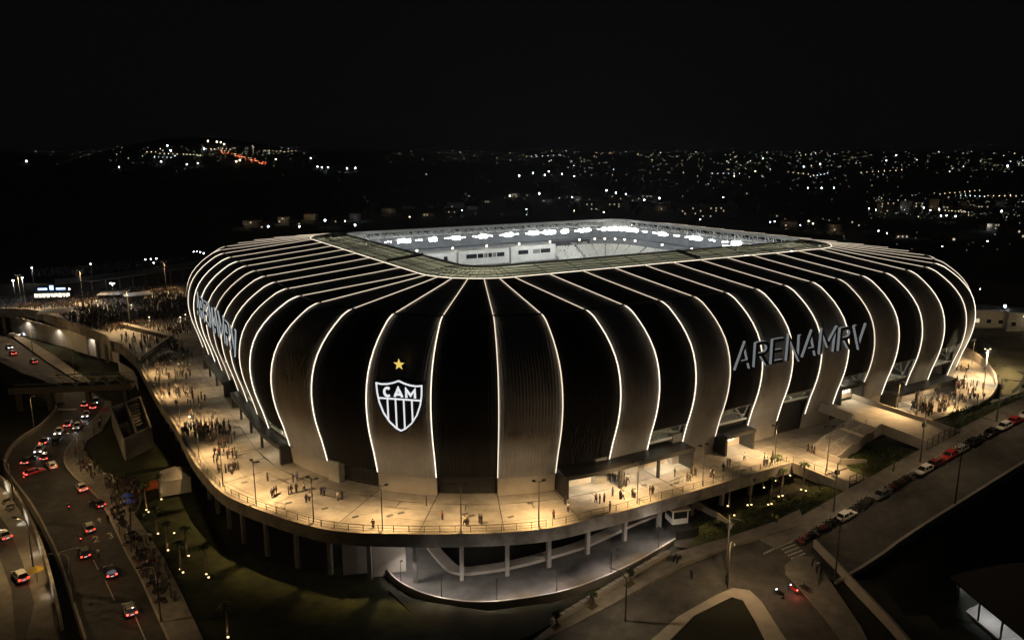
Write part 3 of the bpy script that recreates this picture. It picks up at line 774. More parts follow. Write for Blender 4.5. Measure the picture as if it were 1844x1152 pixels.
# closed gate in the black bay 18-19
m = MB(); m.add([SK(18.03, 46.9, 0), SK(18.97, 46.9, 0), SK(18.97, 46.9, 7.2), SK(18.03, 46.9, 7.2)], [(0, 1, 2, 3)]); part(m, 'service_gate', 'steel_dark')

# ---- writing and emblems
def stroke(m, fr, pts, w, d0, d1, mi_f=0, mi_s=1, closed=False):
    """2-D polyline stroke extruded along the frame's normal; fr = function (x, y, depth) -> point"""
    n = len(pts); q = [Vector((p[0], p[1])) for p in pts]; L = []; R = []
    for i in range(n):
        a = q[i - 1] if (i > 0 or closed) else q[i]; c = q[(i + 1) % n] if (i < n - 1 or closed) else q[i]
        d1_ = (q[i] - a); d2_ = (c - q[i]); d1n = d1_.normalized() if d1_.length > 1e-6 else d2_.normalized(); d2n = d2_.normalized() if d2_.length > 1e-6 else d1n
        t = (d1n + d2n); t = t.normalized() if t.length > 1e-4 else d1n; nn = Vector((-t.y, t.x)); k = min(2.2, 1 / max(.35, nn.dot(Vector((-d1n.y, d1n.x)))))
        L.append(q[i] + nn * w / 2 * k); R.append(q[i] - nn * w / 2 * k)
    rng_ = range(n if closed else n - 1)
    for i in rng_:
        j = (i + 1) % n; c4 = [L[i], R[i], R[j], L[j]]; ba = [fr(p.x, p.y, d0) for p in c4]; fo = [fr(p.x, p.y, d1) for p in c4]; b = len(m.v)
        m.v += [tuple(x) for x in ba + fo]
        for f, mi in (((4, 5, 6, 7), mi_f), ((0, 3, 7, 4), mi_s), ((1, 5, 6, 2), mi_s)): m.f.append(tuple(b + x for x in f)); m.m.append(mi)
        if not closed and i == 0: m.f.append((b, b + 4, b + 5, b + 1)); m.m.append(mi_s)
        if not closed and i == n - 2: m.f.append((b + 3, b + 2, b + 6, b + 7)); m.m.append(mi_s)
def curve(cx, cy, rx, ry, a0, a1, n=8): return [(cx + rx * math.cos(math.radians(a0 + (a1 - a0) * i / n)), cy + ry * math.sin(math.radians(a0 + (a1 - a0) * i / n))) for i in range(n + 1)]
GL = {   # letters on a 1-high grid, list of strokes, and width
    'A': ([[(0, 0), (.36, 1), (.72, 0)], [(.14, .3), (.58, .3)]], .78),
    'R': ([[(.05, 0), (.05, 1)], [(.05, .95), (.38, .95)] + curve(.38, .72, .25, .23, 90, -90, 7)[1:] + [(.05, .49)], [(.3, .49), (.66, 0)]], .74),
    'E': ([[(.58, .95), (.05, .95), (.05, .05), (.58, .05)], [(.05, .5), (.5, .5)]], .68),
    'N': ([[(.05, 0), (.05, 1), (.65, 0), (.65, 1)]], .78),
    'M': ([[(.05, 0), (.05, 1), (.45, .35), (.85, 1), (.85, 0)]], .98),
    'V': ([[(0, 1), (.36, 0), (.72, 1)]], .78)}
def big_sign(label, origin, xd, H, gapw, nrm, yd=Vector((0, 0, 1)), sx=1.0, depth=.6, em='sign_edge'):
    t = empty('facade_sign', origin); tag(t, label, 'sign'); x = 0.0
    for ch in 'ARENAMRV':
        gs, w = GL[ch]; x0 = x
        def fr(a, c, d): return origin + xd * (x0 + a * H * sx) + yd * (c * H) + nrm * d
        m = MB()
        for g in gs: stroke(m, fr, g, .13, .25, .25 + depth, 0, 1)
        setp(flip_up(m.build('letter', ['wall_dark', em])), t); x += (w + gapw) * H * sx
    return x
big_sign('tall dark lettering with pale lit edges on the long right facade', S(-27.9, -HV - 50.6, 17.4), UX, 4.85, .12, -VX, sx=1.13)
big_sign('tall dark lettering with pale lit edges on the short left facade', S(-HU - 50.6, 17.5, 16.4), -VX, 5.6, .12, -UX, sx=1.28, depth=.3, em='sign_edge_bright')
# shield and star on the grey panel that faces the camera
aa = math.radians(227.3); nrm = (UX * math.cos(aa) + VX * math.sin(aa)).normalized(); xd = Vector((-nrm.y, nrm.x, 0)).normalized()
if xd.x < 0: xd = -xd
yd = Vector((0, 0, 1)); oc = S(-HU + math.cos(aa) * 51.2, -HV + math.sin(aa) * 51.2)
zs_t, zs_b = zat(oc.x, oc.y, 681), zat(oc.x, oc.y, 771); HS = zs_t - zs_b; WSH = HS * .90
oc.z = zs_b
yd = (Vector((0, 0, 1)) + nrm * .04).normalized()
def frs(a, c, d): return oc + xd * (a * WSH) + yd * (c * HS) + nrm * d
def shield_out(k=1.0, oy=0.0):
    half = [(0, 1.0), (.12, .955), (.25, .925), (.38, .915), (.5, .93), (.49, .74), (.455, .55), (.37, .34), (.24, .16), (.1, .045), (0, 0)]
    pts = half + [(-x, y) for x, y in half[-2:0:-1]]; return [(x * k, (y - .52) * k + .52) for x, y in pts]
t = empty('shield_emblem', oc); tag(t, 'black and white striped shield emblem with letters on the grey facade panel', 'emblem')
m = MB(); so = shield_out(1.09); n = len(so); ba = [frs(x, y, -.5) for x, y in so]; fo = [frs(x, y, 1.0) for x, y in so]
m.add(ba + fo, [tuple(range(n, 2 * n))[::-1]] + [(i, (i + 1) % n, n + (i + 1) % n, n + i) for i in range(n)]); setp(flip_up(m.build('backing', 'wall_dark')), t)
m = MB(); stroke(m, frs, shield_out(1.0), .028, .98, 1.2, 0, 0, True); setp(flip_up(m.build('outline', 'sign_white')), t)
m = MB(); stroke(m, frs, [(-.46, .635), (.46, .635)], .028, .98, 1.18, 0, 0); setp(flip_up(m.build('crossbar', 'sign_white')), t)
for x in (-.27, -.09, .09, .27):
    yb = float(np.interp(abs(x), [0, .1, .24, .37], [.01, .05, .17, .35])); m = MB(); stroke(m, frs, [(x, .635), (x, yb)], .03, .98, 1.16, 0, 0); setp(flip_up(m.build('stripe', 'sign_white')), t)
for ch, x0 in (('C', -.26), ('A', -.02), ('M', .25)):
    m = MB(); w = .045
    g = {'C': [[(a * .9, c) for a, c in curve(0, 0, .08, .082, 50, 310, 10)]], 'A': [[(-.085, -.085), (0, .085), (.085, -.085)], [(-.055, -.035), (.055, -.035)]], 'M': [[(-.095, -.09), (-.095, .075), (0, -.04), (.095, .075), (.095, -.09)]]}[ch]
    for s_ in g: stroke(m, lambda a, c, d: frs(a + x0, c + .765, d), s_, w, .98, 1.2, 0, 0)
    setp(flip_up(m.build('letter', 'sign_white')), t)
t = empty('gold_star', oc + Vector((0, 0, HS * 1.17))); tag(t, 'golden five pointed star above the shield emblem', 'star')
m = MB(); zc = (zat(oc.x, oc.y, 653) - zs_b) / HS; R = .125
sp = [((R if i % 2 == 0 else R * .42) * math.sin(i * PI / 5), zc + (R if i % 2 == 0 else R * .42) * math.cos(i * PI / 5) * .95) for i in range(10)]
ba = [frs(x, y, -.8) for x, y in sp]; fo = [frs(x, y, .6) for x, y in sp]
m.add(fo, [tuple(range(10))[::-1]], 0); m.add(ba + fo, [(i, (i + 1) % 10, 10 + (i + 1) % 10, 10 + i) for i in range(10)], 1); setp(flip_up(m.build('star_body', ['sign_gold', 'plinth_black'])), t)  # star sides coloured black to stand for their shade
# round emblem painted on the small porch wall
m = MB(); fr16 = lambda a, c, d: SK(16.72 + a * .11, 47.1 + d, 2.2 + c)
stroke(m, fr16, curve(0, 0, 1, .9, 0, 360, 14)[:-1], .16, 0, .06, 0, 0, True); stroke(m, fr16, [(-.5, .2), (.1, .3), (.5, -.2)], .2, 0, .06, 0, 0); stroke(m, fr16, [(-.4, -.3), (.3, -.1)], .2, 0, .06, 0, 0)
tag(m.build('wall_emblem', 'white_wall'), 'round pale emblem painted on the small porch wall', 'emblem')

# ---- foot bridge from the upper doorway to the street, with stairs
br = empty('foot_bridge', S(7, -105, 4)); tag(br, 'concrete foot bridge from the upper stadium doorway to the side street', 'bridge')
def bp(mb, name, m): return setp(mb.build(name, m), br)
def zb(v): return float(np.interp(v, [-117.5, -112, -93], [gz(UC + 7) + .12, 3.9, 4.3]))
vsn = [-93.0, -100, -106, -112, -117.2]
m = MB()
for a, c in zip(vsn[:-1], vsn[1:]): m.hexa([S(1.5, a, zb(a) - .7), S(1.5, c, zb(c) - .7), S(12.5, c, zb(c) - .7), S(12.5, a, zb(a) - .7), S(1.5, a, zb(a)), S(1.5, c, zb(c)), S(12.5, c, zb(c)), S(12.5, a, zb(a))])
flip_up(bp(m, 'bridge_slab', 'concrete'))
for u0, sp_ in ((1.3, [(-93, -101.2), (-107.8, -117.2)]), (12.5, [(-93, -117.2)])):
    for a, c in sp_:
        m = MB(); m.hexa([S(u0, a, zb(a) - .9), S(u0, c, zb(c) - .9), S(u0 + .3, c, zb(c) - .9), S(u0 + .3, a, zb(a) - .9), S(u0, a, zb(a) + 1.15), S(u0, c, zb(c) + 1.15), S(u0 + .3, c, zb(c) + 1.15), S(u0 + .3, a, zb(a) + 1.15)]); flip_up(bp(m, 'parapet', 'plinth_grey'))
for u0, v0 in ((3, -98.5), (11, -98.5), (7, -110)):
    m = MB(); m.box(S(u0, v0, (zb(v0) - .7 + (-1)) / 2), (.6, .6, zb(v0) - .7 + 1), 0, TH); bp(m, 'pier', 'column')
sx0 = empty('staircase', S(-10, -105, 0)); tag(sx0, 'pale concrete staircase in three flights climbing to the foot bridge', 'stairs')
NS = 24; flights = [(-10.8, -7.6, 0, 1.45), (-6.0, -3.0, 1.45, 2.9), (-1.6, 1.3, 2.9, 4.1)]
for (ua, ub, za, zb_) in flights:
    n = 9
    for i in range(n):
        m = MB(); x0 = mixf(ua, ub, i / n); x1 = mixf(ua, ub, (i + 1) / n); z1 = mixf(za, zb_, (i + 1) / n)
        m.prism([S(x0, -107.6)[:2], S(x1 + .02, -107.6)[:2], S(x1 + .02, -101.6)[:2], S(x0, -101.6)[:2]], z1 - .4, z1); setp(m.build('step', 'plinth_grey'), sx0)
for (ua, ub, z) in ((-7.6, -6.0, 1.45), (-3.0, -1.6, 2.9)):
    m = MB(); m.prism([S(ua, -107.6)[:2], S(ub, -107.6)[:2], S(ub, -101.6)[:2], S(ua, -101.6)[:2]], z - .4, z - .004); setp(m.build('landing', 'plinth_grey'), sx0)
prof = [(-12.5, 0), (-10.8, 0), (-7.6, 1.45), (-6, 1.45), (-3, 2.9), (-1.6, 2.9), (1.3, 4.1)]
for v0, nm in ((-107.95, 'parapet'),):
    m = MB()
    for (a, za), (c, zc) in zip(prof[:-1], prof[1:]): m.hexa([S(a, v0, za - .9), S(c, v0, zc - .9), S(c, v0 + .3, zc - .9), S(a, v0 + .3, za - .9), S(a, v0, za + 1.1), S(c, v0, zc + 1.1), S(c, v0 + .3, zc + 1.1), S(a, v0 + .3, za + 1.1)])
    setp(flip_up(m.build(nm, 'plinth_grey')), sx0)
for v0 in (-101.8, -104.6):
    m = MB()
    for (a, za), (c, zc) in zip(prof[1:-1], prof[2:]):
        for hh in (1.0, .5): m.bar(S(a, v0, za + hh), S(c, v0, zc + hh), .07)
    for a, za in prof[1:]: m.bar(S(a, v0, za), S(a, v0, za + 1.0), .07)
    setp(m.build('handrail', 'steel_white'), sx0)
m = MB(); m.prism([S(-12.8, -109.2)[:2], S(-12.4, -109.2)[:2], S(-12.4, -103.9)[:2], S(-12.8, -103.9)[:2]], 0, 1.2); m.prism([S(-12.4, -109.2)[:2], S(-8.5, -112.0)[:2], S(-8.4, -111.6)[:2], S(-12.3, -108.85)[:2]], -.8, 1.0)
tag(flip_up(m.build('low_wall', 'plinth_grey')), 'low pale wall at the foot of the concrete staircase', 'wall')
# gates to the street
def gate(u0, u1, v, label):
    g = empty('gate', SV(u0, v)); tag(g, label, 'gate'); n = max(3, int((u1 - u0) / 1.7))
    for i in range(n):
        a = mixf(u0, u1, i / n); c = mixf(u0, u1, (i + 1) / n) - .08; z = gz(UC + (a + c) / 2) + .12; m = MB()
        for x in (a, c): m.bar(S(x, v, z), S(x, v, z + 2.2), .09)
        for h in (.1, 1.1, 2.15): m.bar(S(a, v, z + h), S(c, v, z + h), .07)
        for x in np.linspace(a, c, 6)[1:-1]: m.bar(S(float(x), v, z + .1), S(float(x), v, z + 2.15), .03)
        setp(m.build('gate_leaf', 'steel_dark'), g)
gate(-19.3, -13.5, -116.1, 'dark steel gate at street level beside the sunken garden')
gate(1.6, 12.4, -117.2, 'dark steel gate at the street end of the foot bridge')
# ------------------------------------------------------------------ street on the right, sidewalk, markings
us_ = [float(x) for x in np.linspace(-42, 130, 60)]
def street_sheet(name, v0, v1, dz, m, kind='structure', u0=-62, u1=130, parent=None):
    uu = [u for u in us_ if u0 <= u <= u1]
    l = [SV(u, v0, dz) for u in uu]; r = [SV(u, v1, dz) for u in uu]
    o = flip_up(strip_mb(l, r).build(name, m)); 
    if kind: tag(o, kind=kind)
    return o
VK = -119.7; VE = -130.6
street_sheet('side_street', VK, VE, .02, 'asphalt_pale')
street_sheet('pavement', -116.1, VK, .14, 'sidewalk')
m = MB()
for a, c in zip(us_[:-1], us_[1:]):
    m.hexa([SV(a, VK - .18, -.1), SV(c, VK - .18, -.1), SV(c, VK + .0, -.1), SV(a, VK + .0, -.1), SV(a, VK - .18, .145), SV(c, VK - .18, .145), SV(c, VK, .145), SV(a, VK, .145)])
tag(flip_up(m.build('kerb', 'kerb')), kind='structure')
m = MB()
for a, c in zip(us_[:-1], us_[1:]):
    m.hexa([SV(a, VE - .5, -2), SV(c, VE - .5, -2), SV(c, VE, -2), SV(a, VE, -2), SV(a, VE - .5, .35 if a > -28 else .1), SV(c, VE - .5, .35 if c > -28 else .1), SV(c, VE, .35 if c > -28 else .1), SV(a, VE, .35 if a > -28 else .1)])
tag(flip_up(m.build('kerb', 'kerb')), kind='structure')
# crossing street at the bottom: junction apron, corner islands
junc = [(1050, 1152), (1170, 1062), (1240, 1020), (1330, 985), (1400, 965), (1450, 955), (1466, 985), (1425, 1010), (1445, 1060), (1500, 1160), (1390, 1160), (1365, 1085), (1320, 1062), (1265, 1080), (1120, 1165)]
def sheet(name, pxs, z, m, dz=0.0, kind='structure', zf=None):
    pts = [(P(x, y, z) if zf is None else zf(x, y)) + Vector((0, 0, dz)) for x, y in pxs]
    me = bpy.data.meshes.new(name); bm = bmesh.new(); vs = [bm.verts.new(p) for p in pts]; f = bm.faces.new(vs); bm.normal_update()
    if f.normal.z < 0: f.normal_flip()
    bmesh.ops.triangulate(bm, faces=[f]); bm.to_mesh(me); bm.free(); me.materials.append(MATS[m]); o = link(name, me)
    if kind: tag(o, kind=kind)
    return o
def solid(name, pxs, z, m, h, kind='structure', zf=None, lo=-.5):
    b = MB(); pts = [(P(x, y, z) if zf is None else zf(x, y)) for x, y in pxs]; b.prism(pts, lo, h); o = flip_up(b.build(name, m))
    if kind: tag(o, kind=kind)
    return o
ZJ = -6.6
def zj(x, y): return PS(x, y, 0)
sheet('junction_road', [(930, 1190), (1010, 1130), (1105, 1092), (1180, 1050), (1240, 1018), (1330, 985), (1420, 958), (1452, 952), (1500, 965), (1468, 985), (1440, 1010), (1455, 1060), (1530, 1170), (1420, 1190)], -7, 'asphalt_pale', .05, zf=zj)
solid('pavement', [(930, 1175), (1030, 1100), (1110, 1052), (1190, 1003), (1250, 985), (1310, 968), (1400, 938), (1440, 918), (1449, 944), (1330, 980), (1235, 1014), (1175, 1048), (1100, 1090), (1005, 1140)], -7, 'sidewalk', .16, zf=zj)
solid('traffic_island', [(1413, 1020), (1432, 1003), (1462, 1003), (1490, 1040), (1550, 1130), (1580, 1190), (1540, 1190), (1490, 1120), (1430, 1050), (1415, 1036)], -7, 'sidewalk', .2, zf=zj)
isl = [(1130, 1190), (1220, 1112), (1290, 1072), (1320, 1060), (1350, 1064), (1372, 1085), (1400, 1130), (1440, 1190), (1395, 1190), (1360, 1120), (1338, 1082), (1318, 1076), (1250, 1110), (1170, 1190)]
solid('pavement', isl, -7, 'kerb', .2, zf=zj)
solid('lawn', [(1170, 1190), (1250, 1110), (1318, 1076), (1338, 1082), (1360, 1120), (1395, 1190)], -7, 'ground', .1, zf=zj)
# retaining wall from the corner island up along the dark field
def wallpx(name, pxs, zf, h, w, m, label, cat='wall', lo=-1.5):
    pts = [zf(x, y) if callable(zf) else P(x, y, zf) for x, y in pxs]; b = MB()
    ns = []
    for i in range(len(pts)):
        d = pts[min(i + 1, len(pts) - 1)] - pts[max(i - 1, 0)]; ns.append(Vector((-d.y, d.x, 0)).normalized() * w)
    for i in range(len(pts) - 1):
        p, q, a, c = pts[i], pts[i + 1], ns[i], ns[i + 1]
        b.hexa([p + Vector((0, 0, lo)), q + Vector((0, 0, lo)), q + c + Vector((0, 0, lo)), p + a + Vector((0, 0, lo)), p + Vector((0, 0, h)), q + Vector((0, 0, h)), q + c + Vector((0, 0, h)), p + a + Vector((0, 0, h))])
    o = flip_up(b.build(name, m)); return tag(o, label, cat)
wallpx('retaining_wall', [(1464, 985), (1500, 1022), (1545, 1070), (1600, 1128), (1640, 1175)], zj, 1.3, .4, 'plinth_grey', 'pale retaining wall running down from the street corner into the dark field')
# painted crossing bars and other marks near the junction
def bars(pa, pb, n, wpx, name, lab_m='paint'):
    for i in range(n):
        f = i / max(1, n - 1); x, y = mixf(pa[0], pb[0], f), mixf(pa[1], pb[1], f)
        q = [zj(x + a, y + c) + Vector((0, 0, .08)) for a, c in ((-wpx[0], wpx[1]), (wpx[0], -wpx[1]), (wpx[0] + 2.2, -wpx[1] + 2.6), (-wpx[0] + 2.2, wpx[1] + 2.6))]
        mm = MB(); mm.add(q, [(0, 1, 2, 3)]); tag(flip_up(mm.build(name, lab_m)), kind='structure')
bars((1414, 978), (1436, 1000), 5, (13, 5), 'crossing_bar')
bars((1384, 991), (1384, 991), 1, (10, 5), 'stop_marking')

# ------------------------------------------------------------------ curved service ramp under the deck, with lit kerb wall
ro = arc_pts([(1215, 975), (1160, 1008), (1100, 1038), (1030, 1065), (960, 1080), (880, 1089), (820, 1086), (760, 1072), (715, 1048), (690, 1018), (672, 985)], lambda x, y: P(x, y, float(np.interp(x, [660, 760, 900, 1215], [-9.9, -9.9, -9.2, -6.6]))))
ri = arc_pts([(1195, 925), (1140, 948), (1060, 985), (980, 1010), (920, 1025), (870, 1033), (835, 1036), (808, 1030), (788, 1012), (770, 990), (762, 975)], lambda x, y: P(x, y, float(np.interp(x, [660, 760, 900, 1215], [-9.9, -9.9, -9.2, -6.6]))))
tag(flip_up(strip_mb(ro, ri).build('service_ramp', 'asphalt_pale')), kind='structure')
def kerbwall(pts, h, w, m, label, cat='wall', name='ramp_wall', lo=-1.2, side=1):
    b = MB(); ns = []
    for i in range(len(pts)):
        d = pts[min(i + 1, len(pts) - 1)] - pts[max(i - 1, 0)]; ns.append(Vector((-d.y, d.x, 0)).normalized() * w * side)
    for i in range(len(pts) - 1):
        p, q, a, c = pts[i], pts[i + 1], ns[i], ns[i + 1]
        b.hexa([p + Vector((0, 0, lo)), q + Vector((0, 0, lo)), q + c + Vector((0, 0, lo)), p + a + Vector((0, 0, lo)), p + Vector((0, 0, h)), q + Vector((0, 0, h)), q + c + Vector((0, 0, h)), p + a + Vector((0, 0, h))])
    return tag(flip_up(b.build(name, m)), label, cat)
kerbwall(ro, .75, .3, 'concrete', 'low white wall along the outer bend of the service ramp', side=-1 if (ro[1] - ro[0]).cross(ri[0] - ro[0]).z > 0 else 1)
kerbwall(ri, .5, 2.0, 'plinth_grey', 'pale raised kerb along the inner bend of the service ramp', side=-1 if (ri[1] - ri[0]).cross(ro[0] - ri[0]).z > 0 else 1)
for px, py in [(752, 1062), (848, 1088), (948, 1078), (1037, 1050), (1114, 1010)]:     # slim ramp lamps that light the road
    pass
wl = arc_pts([(655, 975), (672, 990), (690, 1010)], -9.9)
b = MB(); b.add([P(660, 980, -10) , P(800, 985, -10), P(800, 985, -3), P(660, 980, -3)], [(0, 1, 2, 3)])
wp = [S(-101.5, -83.5, -10), S(-97, -85, -10), S(-92, -87, -10)]
kerbwall(wp, 6.5, .3, 'plinth_grey', 'white wall of the ramp mouth under the deck', name='ramp_mouth_wall')
for f in np.linspace(.06, .94, 7):
    i = int(f * (len(ro) - 1)); a, c = ro[i], ri[min(i, len(ri) - 1)]; q = a.lerp(c, .12)
    mast = empty('ramp_lamp', a); tag(mast, 'slim ramp lamp post, %s from the guard booth along the service ramp' % ORD[int(round(f * 6.5))], 'lamp post', 'lamps along the service ramp')
    mm = MB(); mm.tube([a, a + Vector((0, 0, 4.2))], [.07, .05], 6); setp(mm.build('pole', 'steel_dark'), mast)
    hd = a.lerp(c, .05) + Vector((0, 0, 4.2)); mm = MB(); mm.bar(a + Vector((0, 0, 4.2)), hd, .25, .12); setp(mm.build('head', 'steel_dark'), mast)
    point('ramp_light', a.lerp(c, .12) + Vector((0, 0, 4.0)), 210, (1, .86, .74)); spot('ramp_beam', hd - Vector((0, 0, .15)), a.lerp(c, .25), 1250, (1, .86, .74), 140, .8)
spot('ramp_mouth_light', S(-88, -84, -3.0), S(-96, -86, -8), 220, (.95, .97, 1), 150, .6, .3)
# grass strip and stepped planter along the ramp
solid('lawn', [(1215, 978), (1240, 985), (1180, 1008), (1100, 1055), (1000, 1120), (900, 1165), (760, 1120), (700, 1060), (760, 1080), (880, 1098), (1000, 1082), (1100, 1048)], -7, 'ground', -.15, zf=lambda x, y: P(x, y, float(np.interp(x, [660, 760, 900, 1215], [-9.9, -9.9, -9.2, -6.6]))))
for i in range(16):
    f = i / 15; a = zj(mixf(1005, 1195, f), mixf(1118, 1003, f)); m = MB(); m.box(a + Vector((0, 0, .35)), (2.4, .7, .9), 0, math.radians(38)); tag(m.build('stepped_kerb', 'kerb'), kind='structure')

# guard booth
gb = empty('guard_booth', P(1218, 936, -6.2)); tag(gb, 'small square guard booth with flat roof at the head of the ramp', 'booth')
m = MB(); m.box((0, 0, .5), (3.0, 3.0, 1.0)); m.build('base_wall', 'white_wall', gb)
for x in (-1.4, 1.4):
    for y in (-1.4, 1.4): m = MB(); m.box((x, y, 1.75), (.2, .2, 1.5)); m.build('corner_post', 'white_wall', gb)
for x, y, dx, dy in ((0, -1.42, 2.6, .05), (0, 1.42, 2.6, .05), (-1.42, 0, .05, 2.6), (1.42, 0, .05, 2.6)): m = MB(); m.box((x, y, 1.75), (dx, dy, 1.5)); m.build('window_pane', 'glass', gb)
m = MB(); m.box((0, 0, 2.62), (3.6, 3.6, .25)); m.build('roof', 'cream_wall', gb)
gb.rotation_euler[2] = .25
sheet('booth_yard', [(1190, 925), (1245, 905), (1330, 955), (1310, 975), (1250, 990), (1215, 985)], -6.5, 'asphalt', .15)
wallpx('yard_wall', [(1250, 915), (1290, 938), (1318, 958)], -6.4, 1.6, .35, 'plinth_grey', 'pale sloping wall beside the guard booth yard')
wallpx('yard_fence', [(1216, 972), (1240, 968), (1258, 964)], -6.4, 1.5, .08, 'steel_dark', 'dark fence panel at the ramp head', 'fence', 0)

# ------------------------------------------------------------------ left side: road, pavements, walls
ZL = -9.0
lk = [(158, 1160), (114, 1022), (84, 956), (57, 909), (28, 871), (12, 847), (12, 829), (23, 808), (44, 789), (74, 770), (98, 745), (101, 734), (60, 728), (20, 700), (-60, 668)]
rk = [(306, 1160), (253, 1042), (228, 997), (200, 938), (182, 905), (160, 880), (134, 858), (116, 832), (122, 805), (150, 772), (178, 745), (190, 722), (140, 690), (85, 655), (25, 612), (-40, 585)]
lkp = arc_pts(lk, ZL); rkp = arc_pts(rk, ZL)
poly = [(x, y) for x, y in lk] + [(x, y) for x, y in rk[::-1]]
o = sheet('left_road', poly, ZL, 'asphalt', .02)
kerbwall(lkp[:56], .9, .35, 'plinth_grey', 'long low parapet curving along the left side of the busy road', name='road_parapet', side=-1 if (lkp[1] - lkp[0]).cross(rkp[0] - lkp[0]).z > 0 else 1)
side = [(370, 1160), (322, 1058), (296, 1007), (266, 961), (243, 928), (262, 880), (232, 868), (205, 858), (188, 852), (160, 824), (150, 810), (158, 793), (184, 776), (200, 745), (200, 722)]
solid('pavement', rk[:12] + side[::-1], ZL, 'sidewalk', .16)
kb = MB(); rks = rkp[:56]
for i in range(len(rks) - 1):
    d = rks[i + 1] - rks[i]; n_ = Vector((d.y, -d.x, 0)).normalized() * .2; p, q = rks[i], rks[i + 1]
    kb.hexa([p - n_ * .5 + Vector((0, 0, -.3)), q - n_ * .5 + Vector((0, 0, -.3)), q + n_ + Vector((0, 0, -.3)), p + n_ + Vector((0, 0, -.3)), p - n_ * .5 + Vector((0, 0, .17)), q - n_ * .5 + Vector((0, 0, .17)), q + n_ + Vector((0, 0, .17)), p + n_ + Vector((0, 0, .17))])
tag(flip_up(kb.build('kerb', 'kerb')), kind='structure')
# painted lane numbers and lines
def flatglyph(strokes_, px, py, s, rz, z, name='lane_number'):
    c = P(px, py, z); m = MB(); cs, sn = math.cos(rz), math.sin(rz)
    fr = lambda a, b_, d: c + Vector((a * s * cs - b_ * s * 1.9 * sn, a * s * sn + b_ * s * 1.9 * cs, .035 + d))
    for g in strokes_: stroke(m, fr, g, .17, 0, .006, 0, 0)
    tag(flip_up(m.build(name, 'paint')), kind='structure')
two = [curve(.3, .7, .27, .27, 170, -30, 7) + [(.02, .03), (.6, .03)]]
three = [curve(.3, .73, .25, .25, 150, -90, 7), curve(.3, .25, .28, .25, 90, -150, 7)]
rdir = math.atan2((rkp[10] - rkp[0]).y, (rkp[10] - rkp[0]).x) - PI / 2
flatglyph(two, 170, 976, 1.25, rdir, ZL); flatglyph(three, 196, 970, 1.25, rdir, ZL); flatglyph([[(.3, 0), (.3, .8)], [(.02, .5), (.3, .85), (.58, .5)]], 177, 941, 1.2, rdir, ZL, 'lane_arrow')
for i, (a, c) in enumerate((((262, 1152), (243, 1108)), ((206, 1080), (190, 1045)), ((177, 1025), (168, 1008)), ((140, 985), (104, 995)), ((100, 737), (138, 737)))):
    p, q = P(*a, ZL), P(*c, ZL); m = MB(); m.bar(p + Vector((0, 0, .035)), q + Vector((0, 0, .035)), .16 if i < 4 else 1.3, .012); tag(m.build('lane_line', 'paint'), kind='structure')
# retaining wall and upper street at the far left
rw = [p + Vector((.06, 0, -4.7)) for p in arc_pts([(112, 1160), (96, 1080), (75, 1003), (55, 955), (36, 918), (10, 882), (-40, 850)], -5.0)]
kerbwall(rw, 6.7, .4, 'gravel_wall', 'rough lit retaining wall between the sunken road and the upper left street', name='retaining_wall', side=1 if rw[0].x > rw[-1].x and False else -1)
ZU = -5.0
up = [(112, 1160), (96, 1080), (75, 1003), (55, 955), (36, 918), (10, 882), (-40, 850), (-140, 850), (-140, 1160)]
solid('upper_street', up, ZU, 'sidewalk', .0, lo=-5)
sheet('upper_street_lane', [(45, 1160), (62, 1085), (40, 1010), (15, 950), (-10, 915), (-60, 900), (-60, 1000), (-6, 990), (20, 1060), (30, 1160)], ZU, 'asphalt_pale', .02)
# left garden, embankments
solid('lawn', [(205, 858), (260, 875), (330, 862), (345, 870), (372, 945), (395, 990), (470, 1010), (560, 1030), (650, 1010), (690, 1060), (760, 1120), (900, 1170), (370, 1170), (322, 1058), (296, 1007), (266, 961), (243, 928)], -9.6, 'grass', .05)
solid('lawn', [(188, 852), (165, 824), (155, 808), (165, 792), (195, 776), (280, 800), (330, 862), (260, 875), (205, 860)], -9.6, 'grass', .6)
solid('lawn', [(0, 575), (40, 582), (105, 602), (160, 660), (240, 690), (170, 672), (108, 648), (60, 620), (0, 598)], -9.4, 'grass', .5)
solid('lawn', [(150, 652), (190, 665), (235, 690), (170, 690), (140, 672)], -9.4, 'grass', .42)
solid('pavement', [(0, 600), (45, 608), (110, 648), (140, 672), (170, 690), (150, 690), (135, 684), (85, 652), (25, 608), (0, 598)], ZL, 'sidewalk', .2)
